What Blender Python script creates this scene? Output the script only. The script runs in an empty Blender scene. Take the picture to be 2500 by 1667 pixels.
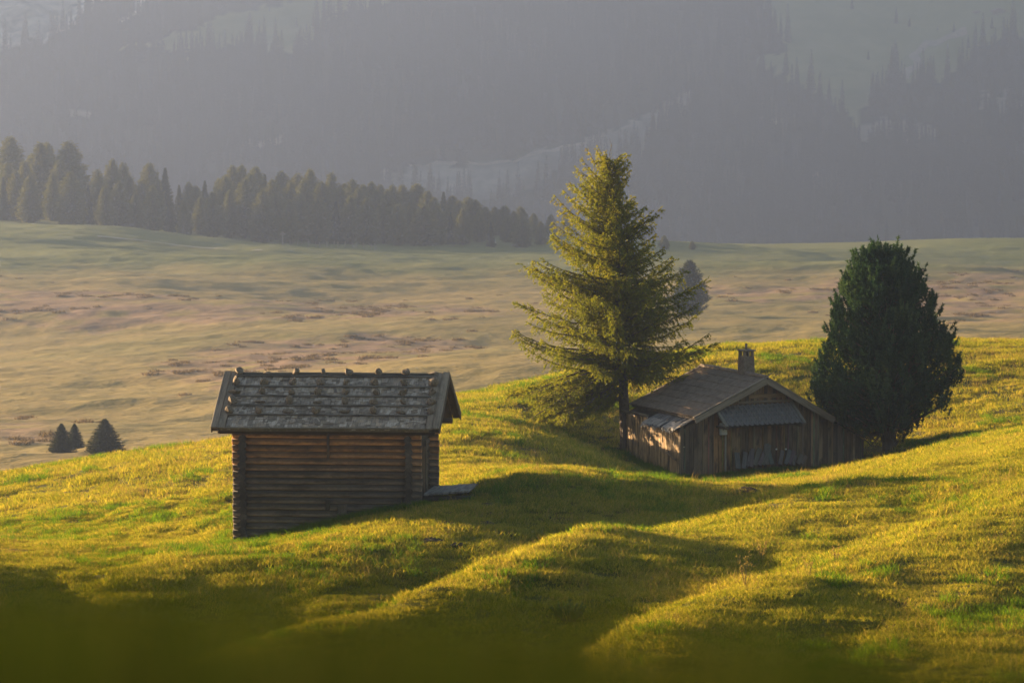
import bpy, math, random
import numpy as np
from mathutils import Vector, Matrix

random.seed(7)
rng = np.random.default_rng(7)
scene = bpy.context.scene
col = scene.collection
R = math.radians

# ------------------------------------------------------------------ camera
F = 150.0 / 36.0 * 2500.0            # focal length in photo pixels
PITCH = math.atan((833.5 + 80.0) / F)
cam_d = bpy.data.cameras.new('camera')
cam_d.lens = 150.0
cam_d.sensor_width = 36.0
cam_d.clip_start = 0.1
cam_d.clip_end = 9000.0
cam_d.dof.use_dof = True
cam_d.dof.focus_distance = 128.0
cam_d.dof.aperture_fstop = 4.0
cam = bpy.data.objects.new('camera', cam_d)
cam.rotation_euler = (math.pi / 2 - PITCH, 0, 0)
col.objects.link(cam)
scene.camera = cam

# ------------------------------------------------------------------ light
SUN_PHI, SUN_EL = R(33.0), R(7.0)     # left of frame, a little beyond it, very low
SUN = Vector((-math.cos(SUN_PHI) * math.cos(SUN_EL), math.sin(SUN_PHI) * math.cos(SUN_EL), math.sin(SUN_EL)))
world = bpy.data.worlds.new('World')
scene.world = world
world.use_nodes = True
wn = world.node_tree.nodes
bg = wn['Background']
sky = wn.new('ShaderNodeTexSky')
sky.sky_type = 'NISHITA'
sky.sun_disc = False
sky.dust_density = 1.6
sky.ozone_density = 0.8
sky.sun_elevation = SUN_EL
sky.sun_rotation = math.atan2(SUN.x, SUN.y)
world.node_tree.links.new(sky.outputs[0], bg.inputs[0])
bg.inputs[1].default_value = 0.05
sun_d = bpy.data.lights.new('sun', 'SUN')
sun_d.energy = 5.0
sun_d.angle = R(0.6)
sun_d.color = (1.0, 0.72, 0.40)
sun = bpy.data.objects.new('sun', sun_d)
sun.rotation_euler = (-SUN).to_track_quat('-Z', 'Y').to_euler()
sun.location = (-60, 60, 40)
col.objects.link(sun)

vs = scene.view_settings
vs.view_transform = 'Standard'
vs.look = 'None'
vs.gamma = 1.0
vs.use_curve_mapping = False
vs.exposure = 2.85
scene.render.engine = 'CYCLES'
scene.cycles.max_bounces = 8
scene.cycles.diffuse_bounces = 3
scene.cycles.transmission_bounces = 4
scene.cycles.transparent_max_bounces = 8
scene.cycles.volume_bounces = 1

# ------------------------------------------------------------------ geometry helpers
FWD = Vector((0, math.cos(PITCH), -math.sin(PITCH)))
UP = Vector((0, math.sin(PITCH), math.cos(PITCH)))

def ray(px, py):
    return FWD + Vector(((px - 1250) / F, 0, 0)) - UP * ((py - 833.5) / F)

def P(px, py, Y):
    d = ray(px, py)
    return d * (Y / d.y)

def on_plane(px, py, p0, n):
    d = ray(px, py)
    return d * (p0.dot(n) / d.dot(n))

def project(X, Y, Z):
    zc = Y * FWD.y + Z * FWD.z
    return 1250 + F * X / zc, 833.5 - F * (Y * UP.y + Z * UP.z) / zc

def _hash(ix, iy, seed):
    h = (ix.astype(np.int64) * 374761393 + iy.astype(np.int64) * 668265263 + seed * 974634777) & 0x7fffffff
    h = ((h ^ (h >> 13)) * 1274126177) & 0x7fffffff
    return ((h ^ (h >> 16)) & 0xffff) / 65535.0 * 2 - 1

def vnoise(x, y, seed=0):
    x = np.asarray(x, float); y = np.asarray(y, float)
    ix = np.floor(x); iy = np.floor(y)
    fx = x - ix; fy = y - iy
    fx = fx * fx * fx * (fx * (fx * 6 - 15) + 10); fy = fy * fy * fy * (fy * (fy * 6 - 15) + 10)
    a = _hash(ix, iy, seed); b = _hash(ix + 1, iy, seed)
    c = _hash(ix, iy + 1, seed); d = _hash(ix + 1, iy + 1, seed)
    return (a * (1 - fx) + b * fx) * (1 - fy) + (c * (1 - fx) + d * fx) * fy

def fbm(x, y, seed=0, octaves=3):
    s, a = 0, 1.0
    for k in range(octaves):
        s = s + a * vnoise(np.asarray(x) * 2 ** k, np.asarray(y) * 2 ** k, seed + k)
        a *= 0.5
    return s

def smooth(a, b, x):
    t = np.clip((x - a) / (b - a), 0, 1)
    return t * t * (3 - 2 * t)

def inside(poly, x, y):
    x = np.asarray(x, float); y = np.asarray(y, float)
    r = np.zeros(x.shape, bool)
    n = len(poly)
    for i in range(n):
        x0, y0 = poly[i]; x1, y1 = poly[(i + 1) % n]
        if y0 == y1: continue
        c = ((y0 > y) != (y1 > y)) & (x < (x1 - x0) * (y - y0) / (y1 - y0) + x0)
        r ^= c
    return r

class Tps:
    """smooth height surface through control points"""
    def __init__(self, pts, ky, reg):
        p = np.array(pts, float)
        self.ky = ky
        self.x = p[:, 0]; self.y = p[:, 1] * ky
        n = len(p)
        K = self.k(np.hypot(self.x[:, None] - self.x[None], self.y[:, None] - self.y[None])) + np.eye(n) * reg
        Q = np.stack([np.ones(n), self.x, self.y], 1)
        A = np.zeros((n + 3, n + 3)); A[:n, :n] = K; A[:n, n:] = Q; A[n:, :n] = Q.T
        b = np.zeros(n + 3); b[:n] = p[:, 2]
        s = np.linalg.solve(A, b)
        self.w = s[:n]; self.c = s[n:]
    @staticmethod
    def k(r):
        return np.where(r > 1e-9, r * r * np.log(np.maximum(r, 1e-9)), 0)
    def __call__(self, x, y):
        x = np.atleast_1d(np.asarray(x, float)).ravel(); y = np.atleast_1d(np.asarray(y, float)).ravel() * self.ky
        out = np.empty(len(x))
        for i in range(0, len(x), 20000):
            a, b = x[i:i + 20000], y[i:i + 20000]
            r = np.hypot(a[:, None] - self.x[None], b[:, None] - self.y[None])
            out[i:i + 20000] = self.k(r) @ self.w + self.c[0] + self.c[1] * a + self.c[2] * b
        return out

# ------------------------------------------------------------------ object helpers
def tag(o, label=None, cat=None, group=None, kind=None):
    if label: o['label'] = label
    if cat: o['category'] = cat
    if group: o['group'] = group
    if kind: o['kind'] = kind
    return o

def mesh_of(name, verts, faces, mats=None, smooth_=False):
    me = bpy.data.meshes.new(name)
    if isinstance(verts, np.ndarray):
        f = np.asarray(faces, np.int32)
        nv, nf, k = len(verts), len(f), f.shape[1]
        me.vertices.add(nv); me.vertices.foreach_set('co', verts.astype(np.float32).ravel())
        me.loops.add(nf * k); me.loops.foreach_set('vertex_index', f.ravel())
        me.polygons.add(nf); me.polygons.foreach_set('loop_start', np.arange(0, nf * k, k, dtype=np.int32))
        me.update(calc_edges=True); me.validate()
    else:
        me.from_pydata([tuple(v) for v in verts], [], faces)
        me.update()
    if smooth_:
        me.polygons.foreach_set('use_smooth', np.ones(len(me.polygons), bool))
    if mats is not None:
        for m in (mats if isinstance(mats, (list, tuple)) else [mats]):
            me.materials.append(m)
    return me

def link(name, me, parent=None, loc=(0, 0, 0), rot=(0, 0, 0), scale=(1, 1, 1), color=None):
    o = bpy.data.objects.new(name, me)
    o.location = loc; o.rotation_euler = rot; o.scale = scale
    if color: o.color = (*color, 1.0)
    if parent: o.parent = parent
    col.objects.link(o)
    return o

def empty(name, loc=(0, 0, 0), rz=0.0, parent=None):
    return link(name, None, parent, loc, (0, 0, rz))

def attr(me, name, values):
    a = me.attributes.new(name, 'FLOAT', 'POINT')
    a.data.foreach_set('value', np.asarray(values, np.float32))

def box_mesh(name, lx, ly, lz, mat, jit=0.0, segs=1, base=False, bev=0.006):
    """box along X; worn edges (a chamfered section) and slight waviness"""
    b = min(bev, ly * 0.3, lz * 0.3)
    y, z = ly / 2, lz / 2
    sec = [(-y + b, -z), (y - b, -z), (y, -z + b), (y, z - b), (y - b, z), (-y + b, z), (-y, z - b), (-y, -z + b)]
    v, f = [], []
    for i in range(segs + 1):
        x = lx * i / segs - (0 if base else lx / 2)
        oy, oz = random.uniform(-jit, jit), random.uniform(-jit, jit)
        for (a, c) in sec:
            v.append((x + (random.uniform(-jit, jit) if i in (0, segs) else 0), a + oy, c + oz))
    for i in range(segs):
        for k in range(8):
            f.append((i * 8 + k, (i + 1) * 8 + k, (i + 1) * 8 + (k + 1) % 8, i * 8 + (k + 1) % 8))
    f.append(tuple(range(8))); f.append(tuple(segs * 8 + k for k in reversed(range(8))))
    f = [tuple(reversed(q)) for q in f]
    return mesh_of(name, v, f, mat)

def log_mesh(name, length, r, mat, sides=12, segs=8, wob=0.01, flat=1.0, pw=1.0):
    v, f = [], []
    rr = [r * (1 + random.uniform(-.05, .05)) for _ in range(sides)]
    for i in range(segs + 1):
        x = length * i / segs
        ox, oz = random.uniform(-wob, wob) * .5, random.uniform(-wob, wob) * .5
        for k in range(sides):
            a = 2 * math.pi * k / sides
            q = rr[k] * (1 + random.uniform(-.025, .025))
            ca, sa_ = math.cos(a), math.sin(a)
            v.append((x, math.copysign(abs(ca) ** pw, ca) * q * flat + ox, math.copysign(abs(sa_) ** pw, sa_) * q + oz))
    for i in range(segs):
        for k in range(sides):
            f.append((i * sides + k, i * sides + (k + 1) % sides, (i + 1) * sides + (k + 1) % sides, (i + 1) * sides + k))
    n0 = len(v)
    v.append((0.004, 0, 0)); v.append((length - .004, 0, 0))
    for k in range(sides):
        f.append((n0, (k + 1) % sides, k)); f.append((n0 + 1, segs * sides + k, segs * sides + (k + 1) % sides))
    me = mesh_of(name, v, f, mat)
    me.polygons.foreach_set('use_smooth', np.array([len(p.vertices) == 4 for p in me.polygons]))
    return me

ORD = ['first', 'second', 'third', 'fourth', 'fifth', 'sixth', 'seventh', 'eighth', 'ninth', 'tenth', 'eleventh', 'twelfth',
       'thirteenth', 'fourteenth', 'fifteenth', 'sixteenth', 'seventeenth', 'eighteenth', 'nineteenth']
TENS = {2: 'twent', 3: 'thirt', 4: 'fort', 5: 'fift'}
def ordinal(n):
    if n < 20: return ORD[n - 1]
    t, u = divmod(n, 10)
    return TENS[t] + 'ieth' if u == 0 else TENS[t] + 'y-' + ORD[u - 1]

# ------------------------------------------------------------------ materials
def new_mat(name):
    m = bpy.data.materials.new(name)
    m.use_nodes = True
    nt = m.node_tree
    return m, nt.nodes, nt.links, nt.nodes['Principled BSDF'], nt.nodes['Material Output']

def ramp(N, L, fac, stops):
    r = N.new('ShaderNodeValToRGB')
    els = r.color_ramp.elements
    while len(els) < len(stops): els.new(0.5)
    for e, (p, c) in zip(els, stops):
        e.position = p; e.color = (*c, 1) if len(c) == 3 else c
    L.new(fac, r.inputs[0])
    return r.outputs[0]

def noise(N, L, vec, scale, detail=3, rough=.55, dist=0.0):
    n = N.new('ShaderNodeTexNoise')
    n.inputs['Scale'].default_value = scale; n.inputs['Detail'].default_value = detail
    n.inputs['Roughness'].default_value = rough; n.inputs['Distortion'].default_value = dist
    if vec is not None: L.new(vec, n.inputs['Vector'])
    return n.outputs['Fac']

def mapping(N, L, vec, scale=(1, 1, 1), loc=(0, 0, 0)):
    m = N.new('ShaderNodeMapping')
    m.inputs['Scale'].default_value = scale; m.inputs['Location'].default_value = loc
    L.new(vec, m.inputs['Vector'])
    return m.outputs[0]

def mixc(N, L, fac, a, b, mode='MIX'):
    m = N.new('ShaderNodeMix'); m.data_type = 'RGBA'; m.blend_type = mode
    for s, v in ((m.inputs[0], fac), (m.inputs[6], a), (m.inputs[7], b)):
        if isinstance(v, (int, float)): s.default_value = v
        elif isinstance(v, tuple): s.default_value = (*v, 1)
        else: L.new(v, s)
    return m.outputs[2]

def math_(N, L, op, a, b=0.0, clamp=False):
    m = N.new('ShaderNodeMath'); m.operation = op; m.use_clamp = clamp
    for s, v in ((m.inputs[0], a), (m.inputs[1], b)):
        if isinstance(v, (int, float)): s.default_value = v
        else: L.new(v, s)
    return m.outputs[0]

def bump(N, L, h, bs, strength=.4, dist=.01):
    b = N.new('ShaderNodeBump')
    b.inputs['Strength'].default_value = strength; b.inputs['Distance'].default_value = dist
    L.new(h, b.inputs['Height']); L.new(b.outputs[0], bs.inputs['Normal'])

def attr_node(N, name):
    a = N.new('ShaderNodeAttribute'); a.attribute_name = name
    return a.outputs['Fac']

def wood_mat(name, stain=(.05, .035, .025), stain_amt=.6, rough=.8, grain=(1.2, 26, 26), lichen=0.0):
    """weathered wood: the piece's own colour, grain along its length, knots, dark water stains"""
    m, N, L, bs, out = new_mat(name)
    tc = N.new('ShaderNodeTexCoord'); oi = N.new('ShaderNodeObjectInfo')
    off = N.new('ShaderNodeVectorMath'); off.operation = 'SCALE'
    cmb = N.new('ShaderNodeCombineXYZ')
    for i in range(3): L.new(oi.outputs['Random'], cmb.inputs[i])
    L.new(cmb.outputs[0], off.inputs[0]); off.inputs['Scale'].default_value = 37.0
    add = N.new('ShaderNodeVectorMath'); L.new(tc.outputs['Object'], add.inputs[0]); L.new(off.outputs[0], add.inputs[1])
    v = add.outputs[0]
    g = noise(N, L, mapping(N, L, v, grain), 1.0, 5, .65)
    g2 = noise(N, L, mapping(N, L, v, (.5, 6, 6)), 1.0, 3, .5)
    st = noise(N, L, mapping(N, L, v, (1.1, 3.5, 3.5)), 1.3, 4, .6, .4)
    c = mixc(N, L, ramp(N, L, g, [(.25, (.35,) * 3), (.5, (1,) * 3), (.75, (1.55, 1.5, 1.42))]), (0, 0, 0), oi.outputs['Color'])
    c = mixc(N, L, 1.0, oi.outputs['Color'], ramp(N, L, g, [(.28, (.38, .36, .34)), (.5, (1, 1, 1)), (.72, (1.0, 1.0, 1.0))]), 'MULTIPLY')
    c = mixc(N, L, .55, c, ramp(N, L, g2, [(.3, (.45, .42, .4)), (.6, (1.0, 1.0, 1.0))]), 'MULTIPLY')
    sf = ramp(N, L, st, [(.48, (0, 0, 0)), (.66, (stain_amt,) * 3)])
    c = mixc(N, L, sf, c, stain)
    if lichen:
        ln = noise(N, L, v, 14, 4, .6)
        c = mixc(N, L, ramp(N, L, ln, [(.55, (0, 0, 0)), (.68, (lichen,) * 3)]), c, (.24, .20, .14))
    L.new(c, bs.inputs['Base Color'])
    bs.inputs['Roughness'].default_value = rough
    bs.inputs['Specular IOR Level'].default_value = .25
    bump(N, L, g, bs, .6, .008)
    return m

def leaf_mat(name, stops, trans=.45, scale=.6, tcol=None, pos_seed=0.0):
    m, N, L, bs, out = new_mat(name)
    geo = N.new('ShaderNodeNewGeometry')
    va = attr_node(N, 'var')
    n = noise(N, L, mapping(N, L, geo.outputs['Position'], (1, 1, 1), (pos_seed, 0, 0)), scale, 2)
    f = math_(N, L, 'ADD', math_(N, L, 'MULTIPLY', va, .55), math_(N, L, 'MULTIPLY', n, .45))
    c = ramp(N, L, f, stops)
    d = N.new('ShaderNodeBsdfDiffuse'); t = N.new('ShaderNodeBsdfTranslucent'); mx = N.new('ShaderNodeMixShader')
    L.new(c, d.inputs[0])
    L.new(mixc(N, L, 1.0, c, tcol or (1.15, 1.1, .55), 'MULTIPLY'), t.inputs[0])
    mx.inputs[0].default_value = trans
    L.new(d.outputs[0], mx.inputs[1]); L.new(t.outputs[0], mx.inputs[2]); L.new(mx.outputs[0], out.inputs[0])
    N.remove(bs)
    return m

def plain_mat(name, colr, rough=.85, nscale=8, var=.35, bumps=.4, spec=.2):
    m, N, L, bs, out = new_mat(name)
    tc = N.new('ShaderNodeTexCoord')
    n = noise(N, L, tc.outputs['Object'], nscale, 5, .62)
    lo = tuple(c * (1 - var) for c in colr); hi = tuple(min(1, c * (1 + var)) for c in colr)
    L.new(ramp(N, L, n, [(.3, lo), (.5, colr), (.72, hi)]), bs.inputs['Base Color'])
    bs.inputs['Roughness'].default_value = rough
    bs.inputs['Specular IOR Level'].default_value = spec
    bump(N, L, n, bs, bumps, .02)
    return m

# ------------------------------------------------------------------ scatter (geometry nodes) for uncountable growth
def scatter(name, pts, rz, sc, protos_, label, cat):
    """one object; its points carry instances of the given meshes in turn"""
    if not isinstance(protos_, list): protos_ = [protos_]
    me = mesh_of(name, np.asarray(pts, float), np.zeros((0, 3), np.int32))
    attr(me, 'turn', rz); attr(me, 'size', sc); attr(me, 'variety', np.arange(len(pts)) % len(protos_))
    o = link(name, me)
    for m in protos_[0].materials: me.materials.append(m)
    ng = bpy.data.node_groups.new(name, 'GeometryNodeTree')
    ng.interface.new_socket('Geometry', in_out='INPUT', socket_type='NodeSocketGeometry')
    ng.interface.new_socket('Geometry', in_out='OUTPUT', socket_type='NodeSocketGeometry')
    N, L = ng.nodes, ng.links
    gi = N.new('NodeGroupInput'); go = N.new('NodeGroupOutput'); jg = N.new('GeometryNodeJoinGeometry')
    def named(n):
        a = N.new('GeometryNodeInputNamedAttribute'); a.data_type = 'FLOAT'; a.inputs['Name'].default_value = n
        return a.outputs['Attribute']
    cx = N.new('ShaderNodeCombineXYZ'); L.new(named('turn'), cx.inputs['Z']); size = named('size'); var = named('variety')
    for i, pm in enumerate(protos_):
        pr = bpy.data.objects.new(name + '_source', pm)
        ip = N.new('GeometryNodeInstanceOnPoints'); ob = N.new('GeometryNodeObjectInfo')
        ob.inputs['Object'].default_value = pr; ob.inputs['As Instance'].default_value = True
        L.new(gi.outputs[0], ip.inputs['Points']); L.new(ob.outputs['Geometry'], ip.inputs['Instance'])
        L.new(cx.outputs[0], ip.inputs['Rotation']); L.new(size, ip.inputs['Scale'])
        if len(protos_) > 1:
            lo = N.new('ShaderNodeMath'); lo.operation = 'COMPARE'; L.new(var, lo.inputs[0]); lo.inputs[1].default_value = i; lo.inputs[2].default_value = .3
            L.new(lo.outputs[0], ip.inputs['Selection'])
        L.new(ip.outputs[0], jg.inputs[0])
    L.new(jg.outputs[0], go.inputs[0])
    md = o.modifiers.new('growth', 'NODES'); md.node_group = ng
    tag(o, label, cat, kind='stuff')
    return o
# ================================================================== TERRAIN
near_px = [
    # crest of the near hill, left to right
    (-300, 1215, 140), (0, 1165, 145), (290, 1110, 150), (570, 1072, 152), (850, 1022, 156), (1130, 976, 162), (1270, 955, 166),
    (1500, 918, 167), (1780, 876, 168), (1980, 870, 169), (2330, 855, 171), (2500, 848, 172), (2800, 840, 174),
    # behind the crest
    (-300, 1330, 190), (0, 1290, 195), (500, 1190, 205), (1130, 1090, 215), (1780, 1010, 225), (2500, 990, 230), (2800, 980, 232),
    (0, 1290, 260), (1250, 1130, 280), (2500, 1030, 300),
    # lit field on the left and the shelf of the log hut
    (-300, 1490, 98), (0, 1425, 104), (300, 1360, 110), (0, 1300, 122), (300, 1225, 128), (500, 1250, 122), (450, 1330, 112),
    (571, 1325, 112.4), (800, 1276, 112.0), (1038, 1228, 111.7), (620, 1262, 118), (1010, 1180, 118), (1120, 1178, 116), (1150, 1120, 126), (1300, 1060, 140),
    (1400, 1134, 134), (1500, 1132, 142), (1590, 1160, 141), (1590, 1186, 128), (1250, 1010, 153),
    # around the timber cabin and the pine
    (1660, 1168, 147), (1880, 1150, 149), (2110, 1122, 151), (1560, 1122, 151), (2175, 1092, 151), (2300, 1010, 156), (2500, 1000, 155), (1800, 930, 163), (2350, 930, 163),
    (1900, 1020, 157),
    # little bank right of the hut, shaped steep to lie in shade: its top edge, then its foot
    (1140, 1186, 114.5), (1300, 1156, 113.2), (1420, 1164, 113.3), (1530, 1166, 114.8), (1600, 1176, 115), (1660, 1180, 115.3), (1780, 1182, 116.3), (1880, 1180, 117.3), (2000, 1170, 118.5), (1420, 1160, 120), (1530, 1176, 120.5), (1660, 1196, 121.5), (1780, 1196, 122.5), (1880, 1190, 123.5), (2110, 1168, 118.5), (2300, 1112, 120.5), (2500, 1072, 121.5),
    (1660, 1188, 128), (1660, 1172, 138), (1880, 1178, 128), (1880, 1160, 138), (2110, 1150, 128), (2110, 1135, 138), (2300, 1088, 133), (2500, 1044, 135),
    (1100, 1262, 109.0), (1200, 1284, 108.3), (1320, 1290, 108.4), (1500, 1272, 109.2), (1640, 1268, 110.4), (1780, 1256, 112), (1880, 1246, 113.4), (2000, 1216, 115), (2110, 1176, 115), (2300, 1126, 117.5), (2500, 1088, 118.5),
    # gully flank below the hut
    (0, 1500, 101.5), (0, 1600, 98.3), (0, 1690, 95), (-300, 1570, 95), (-300, 1690, 90), (300, 1430, 103.5), (300, 1530, 100.4), (300, 1690, 95.5), (600, 1385, 105.2), (600, 1480, 102.4), (600, 1600, 98.5), (600, 1690, 95),
    (850, 1330, 106.8), (900, 1405, 104.3), (850, 1490, 101), (1000, 1330, 106.6), (950, 1290, 108.2),
    # ridge that runs up from the bottom centre: crest, the hidden dip behind it, its front flank
    (1640, 1296, 97.3), (1540, 1288, 97), (1450, 1284, 97), (1350, 1316, 95), (1250, 1360, 92), (1150, 1402, 89.5), (1050, 1442, 87), (850, 1535, 82), (700, 1612, 78),
    (1450, 1340, 103), (1250, 1400, 103.5), (1250, 1470, 98), (1050, 1540, 97), (850, 1640, 91), (1050, 1425, 103.6), (1180, 1345, 106),
    (1450, 1350, 93.8), (1450, 1450, 89.5), (1450, 1560, 85), (1450, 1690, 80.5), (1250, 1440, 89), (1250, 1560, 84.6), (1250, 1690, 80), (1050, 1520, 85.2), (1050, 1690, 80),
    (850, 1620, 80.5), (850, 1700, 78.5), (1640, 1390, 92.5), (1640, 1490, 88),
    # right hillside, the hollow in it, and the lower ridge
    (1900, 1202, 107), (2110, 1156, 110), (2300, 1124, 112), (2500, 1094, 113), (2800, 1060, 114),
    (1900, 1250, 101.5), (1900, 1330, 96.5), (1900, 1400, 92.5), (1750, 1330, 96), (1750, 1430, 91), (2100, 1250, 101), (2100, 1335, 96.5), (2300, 1200, 103.2), (2300, 1262, 100), (2500, 1165, 104.5), (2800, 1120, 106),
    (1500, 1560, 80.5), (1700, 1480, 84.5), (1900, 1410, 88.5), (2100, 1345, 92.2), (2300, 1272, 95.5), (2500, 1212, 98), (2800, 1140, 101),
    (1750, 1560, 81.3), (1750, 1690, 76.5), (2100, 1430, 88), (2100, 1540, 83), (2100, 1690, 77), (2500, 1300, 93.5), (2500, 1420, 88), (2500, 1560, 82), (2500, 1690, 76), (2800, 1250, 96), (2800, 1600, 81),
]
near_pts = []
for (px, py, Y) in near_px:
    p = P(px, py, Y); near_pts.append((p.x, p.y, p.z))
for X in (-6, 0, 6):
    near_pts += [(X, -14, -.55), (X, 0, -.80), (X, 3, -1.02), (X, 8, -1.9), (X, 20, -4.8), (X, 40, -9.2), (X, 58, -12.9)]
near_pts += [(-10, 68, -15.2), (0, 68, -14.2), (10, 68, -13.8), (-11, 80, -15.8)]
near_f = Tps(near_pts, .45, .02)

def near_h(x, y, fine=True):
    x = np.atleast_1d(np.asarray(x, float)); y = np.atleast_1d(np.asarray(y, float))
    lim = .135 * np.maximum(y, 0) + 6
    over = np.maximum(np.abs(x) - lim, 0)
    z = near_f(np.clip(x, -lim, lim), np.clip(y, -14, 300)).reshape(x.shape)
    z = z + np.where(x > 0, 1, -1) * .06 * over
    # unseen rise added left of the frame, shaped to shade the foreground slope
    crest = np.interp(y, [-14, 5, 40, 70, 85, 100, 108, 116, 128], [-4, 3, 5, 2, -1, -5.5, -9.5, -15, -30])
    shade_spur = crest - .5 * np.sqrt((x + 47) ** 2 + 16) + 2
    d_ = np.clip((shade_spur - z) / 3.0, -20, 20)
    z = np.where(x < 0, z + 3.0 * np.log1p(np.exp(d_)) * smooth(-4, -16, x) * smooth(145, 118, y), z)
    if fine:
        amp = smooth(6, 30, y)
        hut = 1 - np.exp(-((x + 4.6) / 4.5) ** 2 - ((y - 114) / 4.0) ** 2)
        hut = hut * (1 - .75 * np.exp(-((x - 8) / 7) ** 2 - ((y - 132) / 20) ** 2))
        z = z + amp * hut * (.09 * fbm(x / 4.2, y / 4.8, 11, 2) + .060 * fbm(x / .95, y / 1.15, 21, 2) + .025 * vnoise(x / .3, y / .3, 31))
        z = z - .07 * amp
        # steps trodden along the slope by cattle
        z = z + amp * hut * .05 * np.sin((z * 4.2 + .7 * vnoise(x / 3.0, y / 3.0, 5)) * 2 * math.pi) * smooth(.1, .6, vnoise(x / 9.0, y / 9.0, 8))
    return z

def hz(x, y):
    return float(near_h([x], [y])[0])

def grid_sheet(name, S, Yv, hfun, mat, xfun):
    """sheet whose columns spread with distance"""
    gy = np.repeat(Yv[:, None], len(S), 1); gx = xfun(S[None, :], gy)
    z = hfun(gx.ravel(), gy.ravel())
    v = np.stack([gx.ravel(), gy.ravel(), z], 1)
    nx = len(S)
    i = np.arange((len(Yv) - 1) * nx).reshape(len(Yv) - 1, nx)[:, :-1].ravel()
    f = np.stack([i, i + 1, i + nx + 1, i + nx], 1)
    me = mesh_of(name, v, f, mat, True)
    return me, v

# ---- materials of the ground
def ground_mat(name, stops, mid=None, near=True):
    m, N, L, bs, out = new_mat(name)
    geo = N.new('ShaderNodeNewGeometry'); p = geo.outputs['Position']
    a = noise(N, L, mapping(N, L, p, (.22, .16, .3)), 1.0, 4, .6)
    b = noise(N, L, mapping(N, L, p, (2.6, 2.0, 2.6)), 1.0, 4, .6)
    f = math_(N, L, 'ADD', math_(N, L, 'MULTIPLY', a, .6), math_(N, L, 'MULTIPLY', b, .4))
    c = ramp(N, L, f, stops)
    L.new(c, bs.inputs['Base Color'])
    bs.inputs['Roughness'].default_value = .95; bs.inputs['Specular IOR Level'].default_value = .05
    bump(N, L, noise(N, L, p, 9, 4, .65), bs, .7, .06)
    return m

M = {}
M['turf'] = ground_mat('turf', [(.34, (.030, .036, .008)), (.48, (.060, .056, .013)), (.62, (.090, .070, .018)), (.75, (.07, .065, .012))])

S_near = np.concatenate([np.linspace(-95, -34, 40)[:-1], np.linspace(-34, 34, 230), np.linspace(34, 80, 26)[1:]])
# columns evenly spaced in metres far away and tighter near the camera
def xf(S, Y): return S * np.clip(.35 + .65 * Y / 130.0, .35, 1.25)
Y_near = np.concatenate([np.linspace(-14, 26, 60)[:-1], np.arange(26, 132, .36), np.arange(132, 215, .6), np.linspace(215, 320, 50)])
me, nv_ = grid_sheet('hillside', S_near, Y_near, near_h, M['turf'], xf)
tag(link('hillside', me), 'rolling grass hillside carrying the log hut and the timber cabin', 'hillside', kind='structure')

# ---- hazy meadow beyond
mid_px = [(-600, 1320, 230), (0, 1330, 235), (1250, 1250, 240), (2500, 1180, 240), (3100, 1150, 240),
          (-600, 1180, 320), (0, 1150, 330), (600, 1040, 380), (1250, 965, 410), (1900, 900, 450), (2500, 850, 480), (3100, 830, 480),
          (0, 1000, 430), (300, 960, 450), (1250, 900, 450), (600, 930, 460), (2500, 800, 560),
          (0, 905, 520), (470, 830, 560), (900, 815, 560), (0, 860, 590), (400, 800, 600), (1250, 800, 580), (2500, 760, 620), (1900, 780, 600),
          (0, 760, 660), (800, 735, 690), (1600, 720, 700), (2500, 715, 700),
          (0, 660, 780), (1250, 660, 820), (2500, 672, 800), (0, 600, 860), (600, 630, 860), (1900, 640, 880),
          (-600, 565, 900), (0, 567, 900), (170, 566, 905), (300, 575, 910), (500, 594, 930), (700, 606, 950), (1250, 607, 980), (1640, 610, 980), (1900, 616, 980), (2080, 631, 975), (2500, 637, 970), (3100, 640, 970)]
mid_pts = []
for (px, py, Y) in mid_px:
    p = P(px, py, Y); mid_pts.append((p.x * .5, p.y, p.z))
for px in (-900, 300, 1250, 2500, 3400):
    for (Y, dz) in ((1040, 2.5), (1120, 9), (1300, 40), (1600, 90), (2000, 120)):
        py0 = 570 if px < 400 else 612
        p = P(px, py0, 960); mid_pts.append((p.x * .5 * Y / 960, Y, p.z - dz))
mid_f = Tps(mid_pts, .25, .5)

HEATH = [[(380, 905), (520, 850), (700, 822), (900, 812), (1060, 815), (1140, 835), (1050, 850), (900, 880), (720, 905), (600, 945), (480, 930)],
         [(-40, 1020), (90, 1015), (140, 1050), (100, 1085), (-40, 1075)],
         [(230, 800), (370, 795), (350, 808), (240, 812)],
         [(1700, 700), (2000, 690), (2500, 655), (2500, 790), (2250, 760), (2000, 730), (1720, 730)],
         [(-50, 690), (300, 720), (800, 740), (1250, 735), (1250, 775), (700, 770), (200, 800), (-50, 790)]]
def mid_h(x, y, fine=True):
    x = np.atleast_1d(np.asarray(x, float)); y = np.atleast_1d(np.asarray(y, float))
    lim = .18 * y
    z = mid_f(np.clip(x, -lim, lim) * .5, np.clip(y, 230, 2000)).reshape(x.shape)
    if fine:
        a = smooth(1150, 1000, y)
        z = z + a * (1.5 * fbm(x / 75, y / 55, 51, 2) + .30 * fbm(x / 13, y / 9, 61, 2) + .10 * fbm(x / 3.2, y / 3.2, 71, 2))
    return z

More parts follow.
